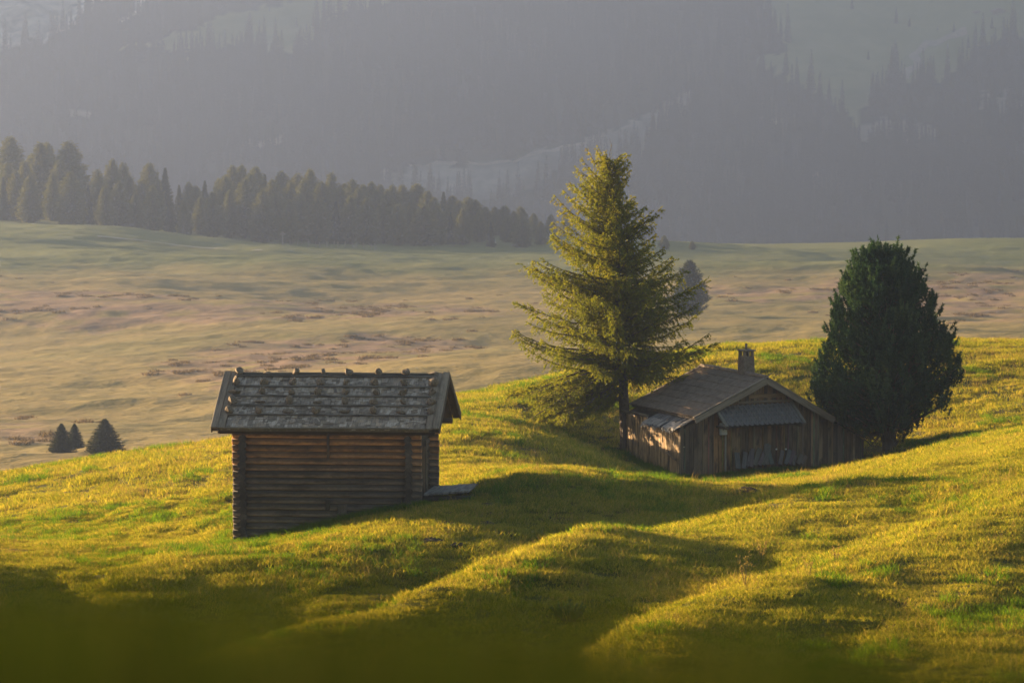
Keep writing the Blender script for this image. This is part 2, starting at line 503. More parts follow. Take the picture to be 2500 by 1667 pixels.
def meadow_mat():
    m, N, L, bs, out = new_mat('dry_meadow')
    geo = N.new('ShaderNodeNewGeometry'); p = geo.outputs['Position']
    a = noise(N, L, mapping(N, L, p, (.018, .012, .05)), 1.0, 4, .6)
    b = noise(N, L, mapping(N, L, p, (.22, .30, .3)), 1.0, 5, .6)
    f = math_(N, L, 'ADD', math_(N, L, 'MULTIPLY', a, .6), math_(N, L, 'MULTIPLY', b, .4))
    green = ramp(N, L, f, [(.30, (.12, .112, .038)), (.5, (.20, .152, .055)), (.70, (.26, .185, .073))])
    heath = ramp(N, L, b, [(.3, (.13, .085, .058)), (.5, (.21, .135, .088)), (.7, (.27, .18, .11))])
    c = mixc(N, L, attr_node(N, 'heath'), green, heath)
    c = mixc(N, L, attr_node(N, 'fresh'), c, ramp(N, L, f, [(.35, (.070, .092, .028)), (.6, (.13, .14, .046))]))
    L.new(c, bs.inputs['Base Color'])
    bs.inputs['Roughness'].default_value = .95; bs.inputs['Specular IOR Level'].default_value = .05
    bump(N, L, noise(N, L, mapping(N, L, p, (.5, .8, .8)), 1.0, 4, .6), bs, .6, .5)
    return m
M['meadow'] = meadow_mat()
S_mid = np.concatenate([np.linspace(-.75, -.16, 50)[:-1], np.linspace(-.16, .16, 330), np.linspace(.16, .75, 50)[1:]])
Y_mid = np.concatenate([np.arange(232, 520, 1.1), np.arange(520, 1050, 1.7), np.linspace(1050, 2050, 60)])
me, v = grid_sheet('meadow', S_mid, Y_mid, mid_h, M['meadow'], lambda S, Y: S * Y)
pxs, pys = project(v[:, 0], v[:, 1], v[:, 2])
jx = pxs + 45 * fbm(v[:, 0] / 14, v[:, 1] / 14, 81, 3); jy = pys + 12 * fbm(v[:, 0] / 9, v[:, 1] / 20, 91, 3)
def heath_cover(px, py, x, y):
    """0..1, fading out softly at the rim of each patch"""
    g = np.random.default_rng(3); s = np.zeros(len(px))
    jx = px + 60 * fbm(x / 14, y / 14, 81, 3); jy = py + 12 * fbm(x / 9, y / 20, 91, 3)
    for _ in range(10):
        ox, oy = g.normal(0, 45), g.normal(0, 9)
        k = np.zeros(len(px), bool)
        for poly in HEATH: k |= inside(poly, jx + ox, jy + oy)
        s += k / 10
    return s
hm = heath_cover(pxs, pys, v[:, 0], v[:, 1])
attr(me, 'heath', hm * smooth(-.9, .3, fbm(v[:, 0] / 5, v[:, 1] / 8, 95, 2)))
attr(me, 'fresh', smooth(690, 630, jy) * .9 * (v[:, 1] < 1100))
tag(link('meadow', me), 'wide hazy alpine meadow with brown heath beyond the hill', 'meadow', kind='structure')

# ---- far mountain slope
def mtn_h(x, y):
    x = np.atleast_1d(np.asarray(x, float)); y = np.atleast_1d(np.asarray(y, float))
    yy = y - 60 * fbm(x / 260, y * 0 + 3.3, 101, 2) - .05 * x
    t = (yy - 2250) / 400
    z = -170 + 165 * t
    z = np.where(t > 1.12, -170 + 165 * 1.12 + (t - 1.12) * 25, z)
    z = np.where(t < 0, -170 + t * 30, z)
    return z + 7 * fbm(x / 70, y / 70, 111, 3) + 1.6 * fbm(x / 14, y / 14, 121, 2)

MEADOW_R = [(1870, -160), (1877, 32), (1917, 117), (1850, 150), (1900, 175), (1925, 202), (1994, 223), (2047, 275), (2090, 300), (2140, 230), (2180, 190), (2300, 205), (2345, 180), (2385, 120), (2520, 80), (3200, 60), (3200, -160)]
MEADOW_L = [(282, 120), (452, 80), (563, 32), (664, 11), (770, -8), (800, -160), (1000, -160), (957, 0), (930, 21), (797, 43), (765, 106), (733, 143), (638, 112), (558, 114), (505, 117), (468, 154), (446, 128), (372, 114)]
CLEAR = [[(1250, 393), (1303, 372), (1462, 335), (1622, 255), (1691, 223), (1720, 262), (1622, 313), (1590, 361), (1547, 390), (1400, 400), (1250, 480), (1100, 490), (930, 440), (920, 420), (1040, 408)],
         [(2090, 306), (2180, 296), (2276, 306), (2270, 338), (2180, 345), (2100, 336)], [(1830, 280), (1905, 284), (1900, 300), (1835, 300)],
         [(2390, 225), (2470, 235), (2520, 262), (2520, 285), (2400, 270)], [(600, 345), (690, 330), (680, 352), (610, 362)], [(160, 262), (215, 268), (235, 285), (180, 280)],
         [(1960, 425), (2010, 415), (2000, 440), (1955, 445)], [(-20, 215), (25, 200), (20, 235), (-20, 240)]]
ROCK = [(-1500, 210), (-40, 150), (0, 132), (60, 112), (130, 82), (200, 40), (280, -20), (300, -300), (-1500, -300)]
SCREE = [[(105, 98), (150, 60), (215, 5), (260, -40), (300, -40), (230, 18), (180, 55), (130, 92)], [(275, 68), (310, 35), (345, 0), (370, -30), (385, -30), (350, 15), (300, 62)]]
def mtn_mat():
    m, N, L, bs, out = new_mat('mountain_ground')
    geo = N.new('ShaderNodeNewGeometry'); p = geo.outputs['Position']
    n = noise(N, L, mapping(N, L, p, (.03, .03, .05)), 1.0, 6, .65)
    r = noise(N, L, mapping(N, L, p, (.05, .05, .02)), 1.0, 7, .7, .6)
    c = ramp(N, L, n, [(.3, (.020, .026, .012)), (.7, (.045, .045, .02))])
    c = mixc(N, L, attr_node(N, 'pasture'), c, ramp(N, L, n, [(.3, (.13, .16, .06)), (.7, (.22, .23, .10))]))
    c = mixc(N, L, attr_node(N, 'felled'), c, ramp(N, L, n, [(.3, (.09, .085, .07)), (.55, (.20, .19, .17)), (.7, (.30, .29, .27))]))
    c = mixc(N, L, attr_node(N, 'rock'), c, ramp(N, L, r, [(.36, (.07, .07, .06)), (.5, (.26, .25, .23)), (.62, (.42, .40, .37))]))
    c = mixc(N, L, attr_node(N, 'scree'), c, (.62, .61, .6))
    L.new(c, bs.inputs['Base Color']); bs.inputs['Roughness'].default_value = .95
    bs.inputs['Specular IOR Level'].default_value = .05
    return m
M['mtn'] = mtn_mat()
S_m = np.concatenate([np.linspace(-.55, -.15, 60)[:-1], np.linspace(-.15, .15, 230), np.linspace(.15, .55, 60)[1:]])
me, v = grid_sheet('mountain', S_m, np.concatenate([np.linspace(1900, 2150, 20)[:-1], np.linspace(2150, 2800, 220), np.linspace(2800, 3000, 10)[1:]]), mtn_h, M['mtn'], lambda S, Y: S * Y)
def cover(x, y, z):
    px, py = project(x, y, z)
    jx = px + 16 * fbm(x / 9, z / 7, 131, 3); jy = py + 10 * fbm(x / 8, z / 8, 141, 3)
    past = (inside(MEADOW_R, jx, jy) | inside(MEADOW_L, jx, jy)) * 1.0
    fell = np.zeros(len(x), bool)
    for c in CLEAR: fell |= inside(c, jx, jy)
    sc = np.zeros(len(x), bool)
    for c in SCREE: sc |= inside(c, jx, jy)
    return past, fell * 1.0, inside(ROCK, jx, jy) * 1.0, sc * 1.0
for nm, val in zip(('pasture', 'felled', 'rock', 'scree'), cover(v[:, 0], v[:, 1], v[:, 2])): attr(me, nm, val)
tag(link('mountain', me), 'far forested mountain slope fading into haze', 'mountain', kind='structure')

# ---- haze
def haze():
    m, N, L, bs, out = new_mat('haze')
    N.remove(bs)
    pv = N.new('ShaderNodeVolumePrincipled')
    pv.inputs['Color'].default_value = (.232, .292, .475, 1)
    pv.inputs['Density'].default_value = .00044
    pv.inputs['Anisotropy'].default_value = .82
    L.new(pv.outputs[0], out.inputs['Volume'])
    x0, x1, y0, y1, z0, z1 = -1750, 1750, -60, 3080, -215, 62
    v = [(x, y, z) for z in (z0, z1) for y in (y0, y1) for x in (x0, x1)]
    f = [(0, 2, 3, 1), (4, 5, 7, 6), (0, 1, 5, 4), (2, 6, 7, 3), (0, 4, 6, 2), (1, 3, 7, 5)]
    tag(link('haze', mesh_of('haze', v, f, m)), 'warm evening haze filling the valley air', 'haze', kind='stuff')
haze()
# ================================================================== LOG HUT
M['log'] = wood_mat('weathered_log', stain=(.030, .022, .018), stain_amt=.75, grain=(.9, 30, 30))
def hewn_mat():
    """wall log: sooty weathered upper face, rain-sheltered lower face still pale and flaking"""
    m = wood_mat('hewn_wall_log', stain=(.028, .021, .017), stain_amt=.6, grain=(.9, 30, 30))
    N, L = m.node_tree.nodes, m.node_tree.links
    bs = N['Principled BSDF']
    src = bs.inputs['Base Color'].links[0].from_socket
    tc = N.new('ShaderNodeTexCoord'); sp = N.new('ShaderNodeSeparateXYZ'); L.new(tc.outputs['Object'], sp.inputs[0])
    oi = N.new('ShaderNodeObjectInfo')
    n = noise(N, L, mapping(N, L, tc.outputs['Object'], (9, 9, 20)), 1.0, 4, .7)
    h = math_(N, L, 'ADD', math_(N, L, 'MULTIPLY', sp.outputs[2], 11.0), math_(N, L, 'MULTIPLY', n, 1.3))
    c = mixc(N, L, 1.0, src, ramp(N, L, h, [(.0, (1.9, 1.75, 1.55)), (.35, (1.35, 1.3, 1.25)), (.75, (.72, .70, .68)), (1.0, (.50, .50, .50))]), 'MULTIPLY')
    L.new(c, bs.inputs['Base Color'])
    return m
M['hewn'] = hewn_mat()
M['shingle'] = wood_mat('grey_shingle', stain=(.07, .06, .055), stain_amt=.5, grain=(3, 60, 40))
M['board'] = wood_mat('lichen_board', stain=(.05, .045, .03), stain_amt=.5, grain=(1.2, 30, 30), lichen=.7)
M['stone'] = plain_mat('brown_stone', (.15, .112, .08), .9, 2.6, .6, .8)
M['iron'] = plain_mat('rusty_iron', (.06, .045, .035), .6, 20, .3, .2)

PSI = R(8.0)
C1 = P(571, 1322, 112.6)
hut = empty('log_hut', C1, -PSI)
hut.rotation_euler = (0, R(-.45), -PSI)
tag(hut, 'dark log hut with a stone-weighted shingle roof in the lower meadow', 'hut')
bpy.context.view_layer.update()
HU, HB = Vector((math.cos(PSI), -math.sin(PSI), 0)), Vector((math.sin(PSI), math.cos(PSI), 0))
def hut_local(px, py, b):
    p0 = C1 + HB * b
    q = on_plane(px, py, p0, HB) - C1
    return q.dot(HU), q.z
WL, WD = 5.08, 2.9
u_top, z_top = hut_local(800, 1056, 0.0)        # top of the wall
NROW = 17
RH = z_top / NROW
LR = RH * .53

def log_col(k, n):
    """fresh orange wood survives under the eaves, grey-brown weathering below"""
    t = k / (n - 1)
    w = min(1, max(0, (t - .58) / .30))
    base = Vector((.145, .112, .088)).lerp(Vector((.30, .145, .060)), w)
    s = random.uniform(.75, 1.2)
    return tuple(base * s)

def wall_empty(name='wall'): return empty(name, (0, 0, 0), 0, hut)
# long walls
for b in (0.0, WD):
    w = wall_empty()
    for k in range(-2, NROW):
        u0 = random.uniform(-.012, .012); u1 = WL + random.uniform(-.012, .012)
        o = link('log', log_mesh('log', u1 - u0, LR * random.uniform(.97, 1.03), M['hewn'], 14, 9, .012, .92, .72), w, (u0, b + random.uniform(-.012, .012), RH * (k + .5)), (random.uniform(-.08, .08), 0, 0), color=log_col(max(k, 0), NROW))
# cross walls; their ends show as columns of round butts
for u in (.29, WL - .33):
    w = wall_empty()
    for k in range(-2, NROW - 1):
        L_ = WD + .50 + random.uniform(-.05, .05)
        tone = random.uniform(.035, .085)
        link('log', log_mesh('log', L_, LR * random.uniform(.98, 1.12), M['log'], 12, 5, .008), w,
             (u + random.uniform(-.02, .02), -.25 + random.uniform(-.02, .02), RH * (k + 1.0)), (random.uniform(0, 6.28), 0, math.pi / 2),
             color=(tone * 1.25, tone * .95, tone * .75))
# battens and pegs on the front wall
def hpart(name, me, loc, rot=(0, 0, 0), color=(.12, .09, .07)):
    return link(name, me, hut, loc, rot, color=color)
UPR = (0, -math.pi / 2, 0)
u, z = hut_local(803, 1120, -.12)
hpart('batten', box_mesh('batten', .66, .06, .07, M['log'], .006, 3, True), (u, -.115, z), UPR, (.10, .06, .035))
u, z = hut_local(801, 1246, -.12)
hpart('batten', box_mesh('batten', .27, .08, .11, M['log'], .008, 2, True), (u, -.12, z), UPR, (.05, .04, .03))
u, z = hut_local(836, 1258, -.12)
hpart('batten', box_mesh('batten', .26, .08, .25, M['log'], .012, 2, True), (u, -.12, z), UPR, (.14, .11, .085))
# purlin carrying the eave
hpart('purlin', log_mesh('purlin', WL + .75, .085, M['log'], 10, 6, .01), (-.38, -.06, z_top + .02), (0, 0, 0), (.07, .045, .03))
hpart('purlin', log_mesh('purlin', WL + .75, .085, M['log'], 10, 6, .01), (-.38, WD + .06, z_top + .02), (0, 0, 0), (.07, .045, .03))

# roof: geometry from the ridge and the eaves
EO = .42                                              # eave overhang
BR = WD / 2
ue0, ze = hut_local(513, 1049, -EO)
ue1, _ = hut_local(1074, 1049, -EO)
ur0, zr = hut_local(553, 917, BR)
ur1, _ = hut_local(1106, 917, BR)
RU0, RU1 = (ue0 + ur0) / 2, (ue1 + ur1) / 2
RLEN = RU1 - RU0
RUN = BR + EO
PIT = math.atan2(zr - ze, RUN)
SLEN = math.hypot(zr - ze, RUN)
roof = empty('roof', (RU0, BR, zr), 0, hut)
# local frame of a slope: x along the ridge, s down the slope, n out of it
def slope_pt(x, s, n, side=-1):
    return (x, side * (s * math.cos(PIT) + n * math.sin(PIT)), -s * math.sin(PIT) + n * math.cos(PIT))
def slope_rot(side=-1, spin=0.0):
    m = Matrix.Rotation((PIT if side < 0 else -PIT), 4, 'X') @ Matrix.Rotation(spin, 4, 'Z')
    return m.to_euler()
for side in (-1, 1):
    # deck boards running from ridge to eave
    n = 26
    for i in range(n):
        w = RLEN / n
        link('deck_board', box_mesh('deck_board', SLEN - .02, w - .012, .03, M['log'], .003, 1), roof,
             slope_pt((i + .5) * w, SLEN / 2, -.03, side), (Matrix.Rotation((PIT if side < 0 else -PIT), 4, 'X') @ Matrix.Rotation(math.pi / 2, 4, 'Z')).to_euler(), color=(.11, .08, .055))
    for x in (.11, .30, RLEN - .30, RLEN - .11):          # two verge boards at each end
        link('verge_board', box_mesh('verge_board', SLEN + .06, .185, .045, M['board'], .006, 3), roof,
             slope_pt(x, SLEN / 2 - .01, .085 + (.02 if x < .2 or x > RLEN - .2 else 0), side), (Matrix.Rotation((PIT if side < 0 else -PIT), 4, 'X') @ Matrix.Rotation(math.pi / 2, 4, 'Z')).to_euler(),
             color=(.24, .185, .135))
    link('eave_board', box_mesh('eave_board', RLEN - .55, .05, .12, M['board'], .006, 6), roof, slope_pt(RLEN / 2 - .02, SLEN - .02, .03, side), slope_rot(side), color=(.17, .13, .09))
    for xv in (.03, RLEN - .03):
        link('barge_board', box_mesh('barge_board', SLEN, .03, .13, M['log'], .004, 2), roof, slope_pt(xv, SLEN / 2, -.02, side),
             (Matrix.Rotation((PIT if side < 0 else -PIT), 4, 'X') @ Matrix.Rotation(math.pi / 2, 4, 'Z')).to_euler(), color=(.10, .075, .055))
link('ridge_pole', log_mesh('ridge_pole', RLEN - .1, .05, M['log'], 8, 8, .01), roof, (.05, 0, .06), color=(.12, .10, .08))

# shingles on the side that shows
ROWS, EXPO = 23, (SLEN - .10) / 23
sh_protos = {}
def shingle_mesh(wk):
    if wk not in sh_protos:
        w = .055 + .0125 * wk
        sh_protos[wk] = box_mesh('shingle', .24, w, .017, M['shingle'], .003, 1, False, .002)
    return sh_protos[wk]
shing = []
for r in range(ROWS):
    s0 = SLEN - .02 - r * EXPO
    x = .40
    while x < RLEN - .40:
        wk = random.randint(0, 9); w = .055 + .0125 * wk
        if x + w > RLEN - .37: break
        j = random.gauss(0, .022); spin = random.gauss(0, .04)
        if random.random() < .07: spin = random.choice((-1, 1)) * random.uniform(.2, .55); j = random.uniform(-.02, .05)
        if r > ROWS - 4 and random.random() < .45: j = random.uniform(0, .10); spin += random.gauss(0, .16)
        lift = .030 + .006 * math.sin(x * 1.7 + r) + random.uniform(-.004, .008) + (.012 if abs(spin) > .2 else 0)
        t = random.uniform(.75, 1.75); cw = random.uniform(-.5, 1)
        shing.append((wk, x + w / 2, s0 - .12 + j, lift, spin, (.26 * t + .012 * cw, .200 * t, .150 * t - .012 * cw)))
        x += w + random.uniform(.002, .010)
shing_sorted = sorted(range(len(shing)), key=lambda i: -shing[i][0] + (.5 if abs(shing[i][4]) > .2 else 0))
def shingle_mtx(a):
    wk, x, s, n, spin, c = a
    # the lower end is lifted by the row beneath it
    rot = Matrix.Rotation(PIT, 4, 'X') @ Matrix.Rotation(math.pi / 2 + spin, 4, 'Z') @ Matrix.Rotation(R(4.6), 4, 'Y')
    return Matrix.Translation(slope_pt(x, s, n + .006, -1)) @ rot
for i in shing_sorted[:300]:
    a = shing[i]
    o = link('shingle', shingle_mesh(a[0]), roof, color=a[5]); o.matrix_local = shingle_mtx(a)
V, Fc = [], []
for i in shing_sorted[300:]:
    a = shing[i]; me_ = shingle_mesh(a[0]); m4 = shingle_mtx(a); b0 = len(V)
    V += [tuple(m4 @ q.co) for q in me_.vertices]; Fc += [tuple(b0 + k for k in p.vertices) for p in me_.polygons]
def shingle_mass_mat():
    m, N, L, bs, out = new_mat('grey_shingle_course')
    geo = N.new('ShaderNodeNewGeometry'); tc = N.new('ShaderNodeTexCoord')
    rnd = geo.outputs['Random Per Island']
    g = noise(N, L, mapping(N, L, tc.outputs['Object'], (50, 4, 4)), 1.0, 4, .65)
    c = ramp(N, L, rnd, [(0, (.16, .126, .10)), (.5, (.31, .245, .195)), (1, (.46, .375, .305))])
    c = mixc(N, L, 1.0, c, ramp(N, L, g, [(.3, (.5, .48, .46)), (.55, (1, 1, 1))]), 'MULTIPLY')
    L.new(c, bs.inputs['Base Color']); bs.inputs['Roughness'].default_value = .85
    bs.inputs['Specular IOR Level'].default_value = .25
    bump(N, L, g, bs, .5, .006)
    return m
M['shingle_mass'] = shingle_mass_mat()
o = link('shingle_course', mesh_of('shingle_course', V, Fc, M['shingle_mass']), roof); tag(o, kind='stuff')

# weighting poles and the stones they hold
pole_py = [924, 952, 975, 997, 1018]
stone_cols = [[591, 659, 730, 796, 857, 930, 997, 1066],
              [583, 651, 721, 788, 851, 920, 990, 1062],
              [576, 644, 715, 780, 846, 922, 986, 1055],
              [569, 637, 709, 775, 842, 911, 982, 1050],
              [559, 631, 701, 770, 838, 907, 973, 1043]]
pole_s = [.05, .53, .93, 1.32, 1.71]
for i, s in enumerate(pole_s):
    link('roof_pole', log_mesh('roof_pole', RLEN - .66, .026, M['log'], 7, 10, .018), roof, slope_pt(.34, s + (.05 if i == 0 else 0), .092, -1), color=(.17, .145, .125))
hut.parent = None
bpy.context.view_layer.update()
RM = roof.matrix_world.copy()
def stone_mesh(seed):
    rs = random.Random(seed)
    bm = __import__('bmesh').new()
    __import__('bmesh').ops.create_icosphere(bm, subdivisions=3, radius=1)
    ns = [Vector((rs.gauss(0, 1), rs.gauss(0, 1), rs.gauss(0, 1))).normalized() for _ in range(9)]
    cut = [rs.uniform(.50, .88) for _ in ns]
    for v in bm.verts:
        d = v.co.normalized(); q = 1.0
        for nn, c in zip(ns, cut):                      # planes chop the ball into a rough block
            k = d.dot(nn)
            if k > 1e-3: q = min(q, c / k)
        v.co = d * q * (1 + rs.uniform(-.02, .02))
    me_ = bpy.data.meshes.new('stone'); bm.to_mesh(me_); bm.free()
    me_.materials.append(M['stone'])
    return me_
stones = [stone_mesh(100 + i) for i in range(9)]
row_txt = ['along the ridge', 'in the second row', 'in the third row', 'in the fourth row', 'in the lowest row']
look = [('rounded brown', (1, 1, .95)), ('flat long', (1.5, .8, .5)), ('pale grey', (.9, .9, 1.0)), ('small pointed', (.8, .8, 1.1)), ('large blocky', (1.25, 1, 1.05))]
for r in range(5):
    for c in range(8):
        lk = look[(r * 3 + c * 2 + (c // 3)) % 5]
        if r == 0: lk = [look[0], look[1], look[2], look[3], look[4], look[2], look[4], look[1]][c]
        size = random.uniform(.105, .135) * (1.1 if c == 0 or c == 7 else 1.0)
        sx, sy, sz = (size * k for k in lk[1])
        s_on = pole_s[r] - .12 + (.10 if r == 0 else 0)
        # x along the roof from the photo column at this depth
        tgt = stone_cols[r][c]
        lx = (tgt - (591 - 8 * r)) / (1066 - 591) * (RLEN - .86) + .42
        nz = .075 + sz * .62
        if r == 0: wp = RM @ Vector((lx, -.02, .06 + sz * .45))
        else: wp = RM @ Vector(slope_pt(lx, s_on, nz, -1))
        o = link('stone', stones[(r * 8 + c * 5) % 9], None, wp, (random.uniform(-.3, .3), random.uniform(-.3, .3), random.uniform(0, 6.28)) if lk[0] != 'flat long' else (0, random.uniform(-.1, .1), -PSI + random.uniform(-.3, .3)), (sx, sy, sz))
        tag(o, f'{lk[0]} roof stone, {ordinal(c + 1)} from the left {row_txt[r]} on the log hut', 'stone', 'stones weighting the log hut roof')

# right gable: boards, door with frame, porch of planks
gw = wall_empty('gable')
gu = WL - .33
n = 12
for i in range(n):
    b0 = WD * i / n; bm_ = b0 + WD / n / 2
    top = zr - .10 - abs(bm_ - BR) * math.tan(PIT)
    h = top - (z_top - RH)
    if h > .06:
        link('plank', box_mesh('plank', h, WD / n - .01, .03, M['log'], .004, 1, True), gw, (gu + .11, bm_, z_top - RH), (0, -math.pi / 2, math.pi / 2), color=(.13, .085, .05))
    link('plank', box_mesh('plank', max(h, .1), WD / n - .01, .03, M['log'], .004, 1, True), gw, (.29 - .11, bm_, z_top - RH), (0, -math.pi / 2, math.pi / 2), color=(.13, .085, .05))
door = empty('door', (gu + .13, .55, .88), 0, hut)
for i in range(5):
    link('plank', box_mesh('plank', 1.55, .17, .035, M['log'], .003, 1, True), door, (0, .1 + i * .18, 0), (0, -math.pi / 2, math.pi / 2), color=(.15, .10, .06))
link('handle', box_mesh('handle', .14, .03, .04, M['iron'], 0, 1), door, (.04, .75, .75), (0, -math.pi / 2, 0), color=(.05, .04, .04))
for b in (.30, 1.58):
    link('door_frame', box_mesh('door_frame', 1.75, .09, .12, M['log'], .004, 2, True), hut, (gu + .16, b, .82), UPR, color=(.15, .115, .08))
u, z = hut_local(1037, 1210, .15)
porch = empty('porch', (WL + .0, .05, z), 0, hut)
for i in range(9):
    link('plank', box_mesh('plank', 1.75 - .02 * i, .128, .05, M['log'], .005, 2, True), porch, (.10 + i * .135, random.uniform(-.04, .02), random.uniform(-.008, .008) + .012 * i), (0, 0, math.pi / 2), color=(.20, .18, .165))
link('beam', box_mesh('beam', 1.25, .10, .12, M['log'], .004, 1, True), porch, (.02, .15, -.09), color=(.07, .06, .05))
link('beam', box_mesh('beam', 1.25, .10, .12, M['log'], .004, 1, True), porch, (.02, 1.5, -.09), color=(.07, .06, .05))
# ================================================================== TIMBER CABIN
M['plank'] = wood_mat('dark_plank', stain=(.028, .020, .015), stain_amt=.85, grain=(1.0, 24, 24))
M['fascia'] = wood_mat('grey_fascia', stain=(.10, .08, .06), stain_amt=.4, grain=(1.2, 20, 20))
M['rooftile'] = plain_mat('brown_roof_sheet', (.16, .115, .085), .75, 5, .35, .3)
M['pantile'] = plain_mat('grey_pantile', (.125, .115, .11), .7, 9, .55, .4)
M['stucco'] = plain_mat('chimney_render', (.15, .112, .085), .95, 10, .35, .6)
M['metal'] = plain_mat('dull_metal', (.45, .44, .42), .5, 6, .2, .1, .5)
M['plastic'] = plain_mat('torn_sheeting', (.22, .20, .19), .6, 7, .4, .4)

AH = R(25.0)
C2 = P(1660, 1146, 148.0)
cab = empty('timber_cabin', C2, AH)
tag(cab, 'low brown timber cabin with a broad gable roof, chimney and tiled awning', 'cabin')
CU, CB = Vector((math.cos(AH), math.sin(AH), 0)), Vector((-math.sin(AH), math.cos(AH), 0))
def cl(px, py, b=0.0):
    q = on_plane(px, py, C2 + CB * b, CB) - C2
    return q.dot(CU), q.z
def cl_side(px, py, u=0.0):
    q = on_plane(px, py, C2 + CU * u, CU) - C2
    return q.dot(CB), q.z
OV = .40
uR, zR = cl(1873, 922, -OV)
uL, zL = cl(1697, 1019, -OV)
uE, zE = cl(2036, 1019, -OV)
uX, zX = cl(2114, 1064, -OV * .3)
LB = 4.35
def zroof(u):
    if u <= uR: return zL + (zR - zL) * (u - uL) / (uR - uL)
    if u <= uE: return zE + (zR - zE) * (uE - u) / (uE - uR)
    return zX + (zE - zX) * (uX - u) / (uX - uE)
uLL, zLL = cl(1650, 1051, -.1)
def zlean(u): return zLL + (zL - .06 - zLL) * (u - uLL) / (uL + .25 - uLL)
WF = uX - .06
DEEP = -.9                                  # planks run down into the ground

def plank_mesh(h0, h1, w, t, mat):
    """upright plank: X up, slanted top, Z across (left edge first)"""
    j = lambda: random.uniform(-.006, .006)
    b = .006
    v = []
    for (x0, x1) in ((DEEP, DEEP), (h0, h1)):
        for (yy, zz) in ((-t / 2, w / 2 - b), (-t / 2 + b, w / 2), (t / 2, w / 2), (t / 2, -w / 2), (-t / 2 + b, -w / 2), (-t / 2, -w / 2 + b)):
            x = x0 + (x1 - x0) * (w / 2 - zz) / w
            v.append((x + (j() if x0 != DEEP else 0), yy + j() * .4, zz))
    f = [(k, (k + 1) % 6, 6 + (k + 1) % 6, 6 + k) for k in range(6)] + [tuple(reversed(range(6))), tuple(range(6, 12))]
    return mesh_of('plank', v, f, mat)

def cab_wall(name='wall'): return empty(name, (0, 0, 0), 0, cab)
front = cab_wall()
u = 0.0
uA0, _ = cl(1751, 985, 0); uA1, zA = cl(1937, 986, 0)
tones = [(.17, .100, .050), (.13, .082, .046), (.20, .130, .068), (.10, .070, .046), (.24, .155, .085), (.15, .105, .07)]
while u < WF - .05:
    w = random.uniform(.13, .23); w = min(w, WF - u)
    if WF - u - w < .08: w = WF - u
    ztop = lambda q: (zroof(q) if q > uL + .28 else min(zroof(max(q, uL)), zlean(q))) - .13
    c = random.choice(tones); s = random.uniform(.75, 1.25)
    if u < .75: c = (.13, .09, .055)
    elif u < 2.0: c = (.30, .155, .060) if random.random() < .6 else c
    link('plank', plank_mesh(ztop(u), ztop(u + w), w - .008, .03, M['plank']), front, (u + w / 2, random.uniform(-.014, .010), 0), UPR, color=tuple(k * s for k in c))
    if random.random() < .55:
        link('cover_strip', plank_mesh(ztop(u + w) - .02, ztop(u + w) - .02, .045, .022, M['plank']), front, (u + w, -.028, 0), UPR, color=tuple(k * random.uniform(.7, 1.5) for k in c))
    u += w
# dark wall behind the planks, so that no gap shows the inside empty
v = [(.02, .05, DEEP), (WF - .05, .05, DEEP), (WF - .05, .05, zX - .2), (uE, .05, zE - .2), (uR, .05, zR - .2), (uL, .05, zL - .2), (.02, .05, zlean(.1) - .2)]
v += [(a, LB - .3, c) for (a, _, c) in v]
n = 7
link('inner_frame', mesh_of('inner_frame', v, [tuple(range(7)), tuple(reversed(range(7, 14)))] + [(k, n + k, n + (k + 1) % n, (k + 1) % n) for k in range(n)], M['plank']), cab, color=(.05, .04, .03))
# left wall: narrow slats with open joints, taller at the back
side = cab_wall()
b = 0.05
bj, zj = cl_side(1578, 1016, 0); bk, zk = cl_side(1527, 1006, 0)
while b < bk:
    w = random.uniform(.075, .14)
    if b < bj - .15: h = zLL + random.uniform(-.10, -.04)
    else: h = zj + (zk - zj) * (b - bj) / (bk - bj) + random.uniform(-.03, .03)
    s = random.uniform(.8, 1.25)
    m_ = plank_mesh(h, h, w - .022, .025, M['plank'])
    link('slat', m_, side, (random.uniform(-.015, .015), b + w / 2, 0), (0, -math.pi / 2, math.pi / 2), color=(.32 * s, .21 * s, .105 * s))
    b += w
link('corner_post', box_mesh('corner_post', zlean(.1) - DEEP, .12, .12, M['plank'], .004, 2, True), cab, (.03, -.02, DEEP), UPR, color=(.14, .10, .06))
link('cap_log', log_mesh('cap_log', bk - bj + .35, .06, M['plank'], 8, 4, .02), cab, (-.02, bj - .1, zj + .03), (0, -math.atan2(zk - zj, bk - bj), math.pi / 2), color=(.13, .10, .065))
link('end_post', log_mesh('end_post', zk - DEEP, .085, M['plank'], 9, 6, .03), cab, (-.04, bk + .02, DEEP), UPR, color=(.09, .065, .045))
link('back_wall', mesh_of('back_wall', [(0.0, LB, DEEP), (WF, LB, DEEP), (WF, LB, zX - .15), (uE, LB, zE - .12), (uR, LB, zR - .12), (uL, LB, zL - .12), (0.0, LB, zL - .3)], [tuple(range(7))], M['plank']), cab, color=(.1, .07, .05))
u_r = WF
link('side_wall', mesh_of('side_wall', [(u_r, 0.05, DEEP), (u_r, LB, DEEP), (u_r, LB, zX - .15), (u_r, .05, zX - .15)], [(0, 1, 2, 3)], M['plank']), cab, color=(.1, .07, .05))
b0, z0 = cl_side(1641, 1122, -.06)
link('brace', box_mesh('brace', .78, .05, .05, M['plank'], .004, 2), cab, (-.07, .55, .42), (R(0), R(-14), math.pi / 2), color=(.2, .15, .1))

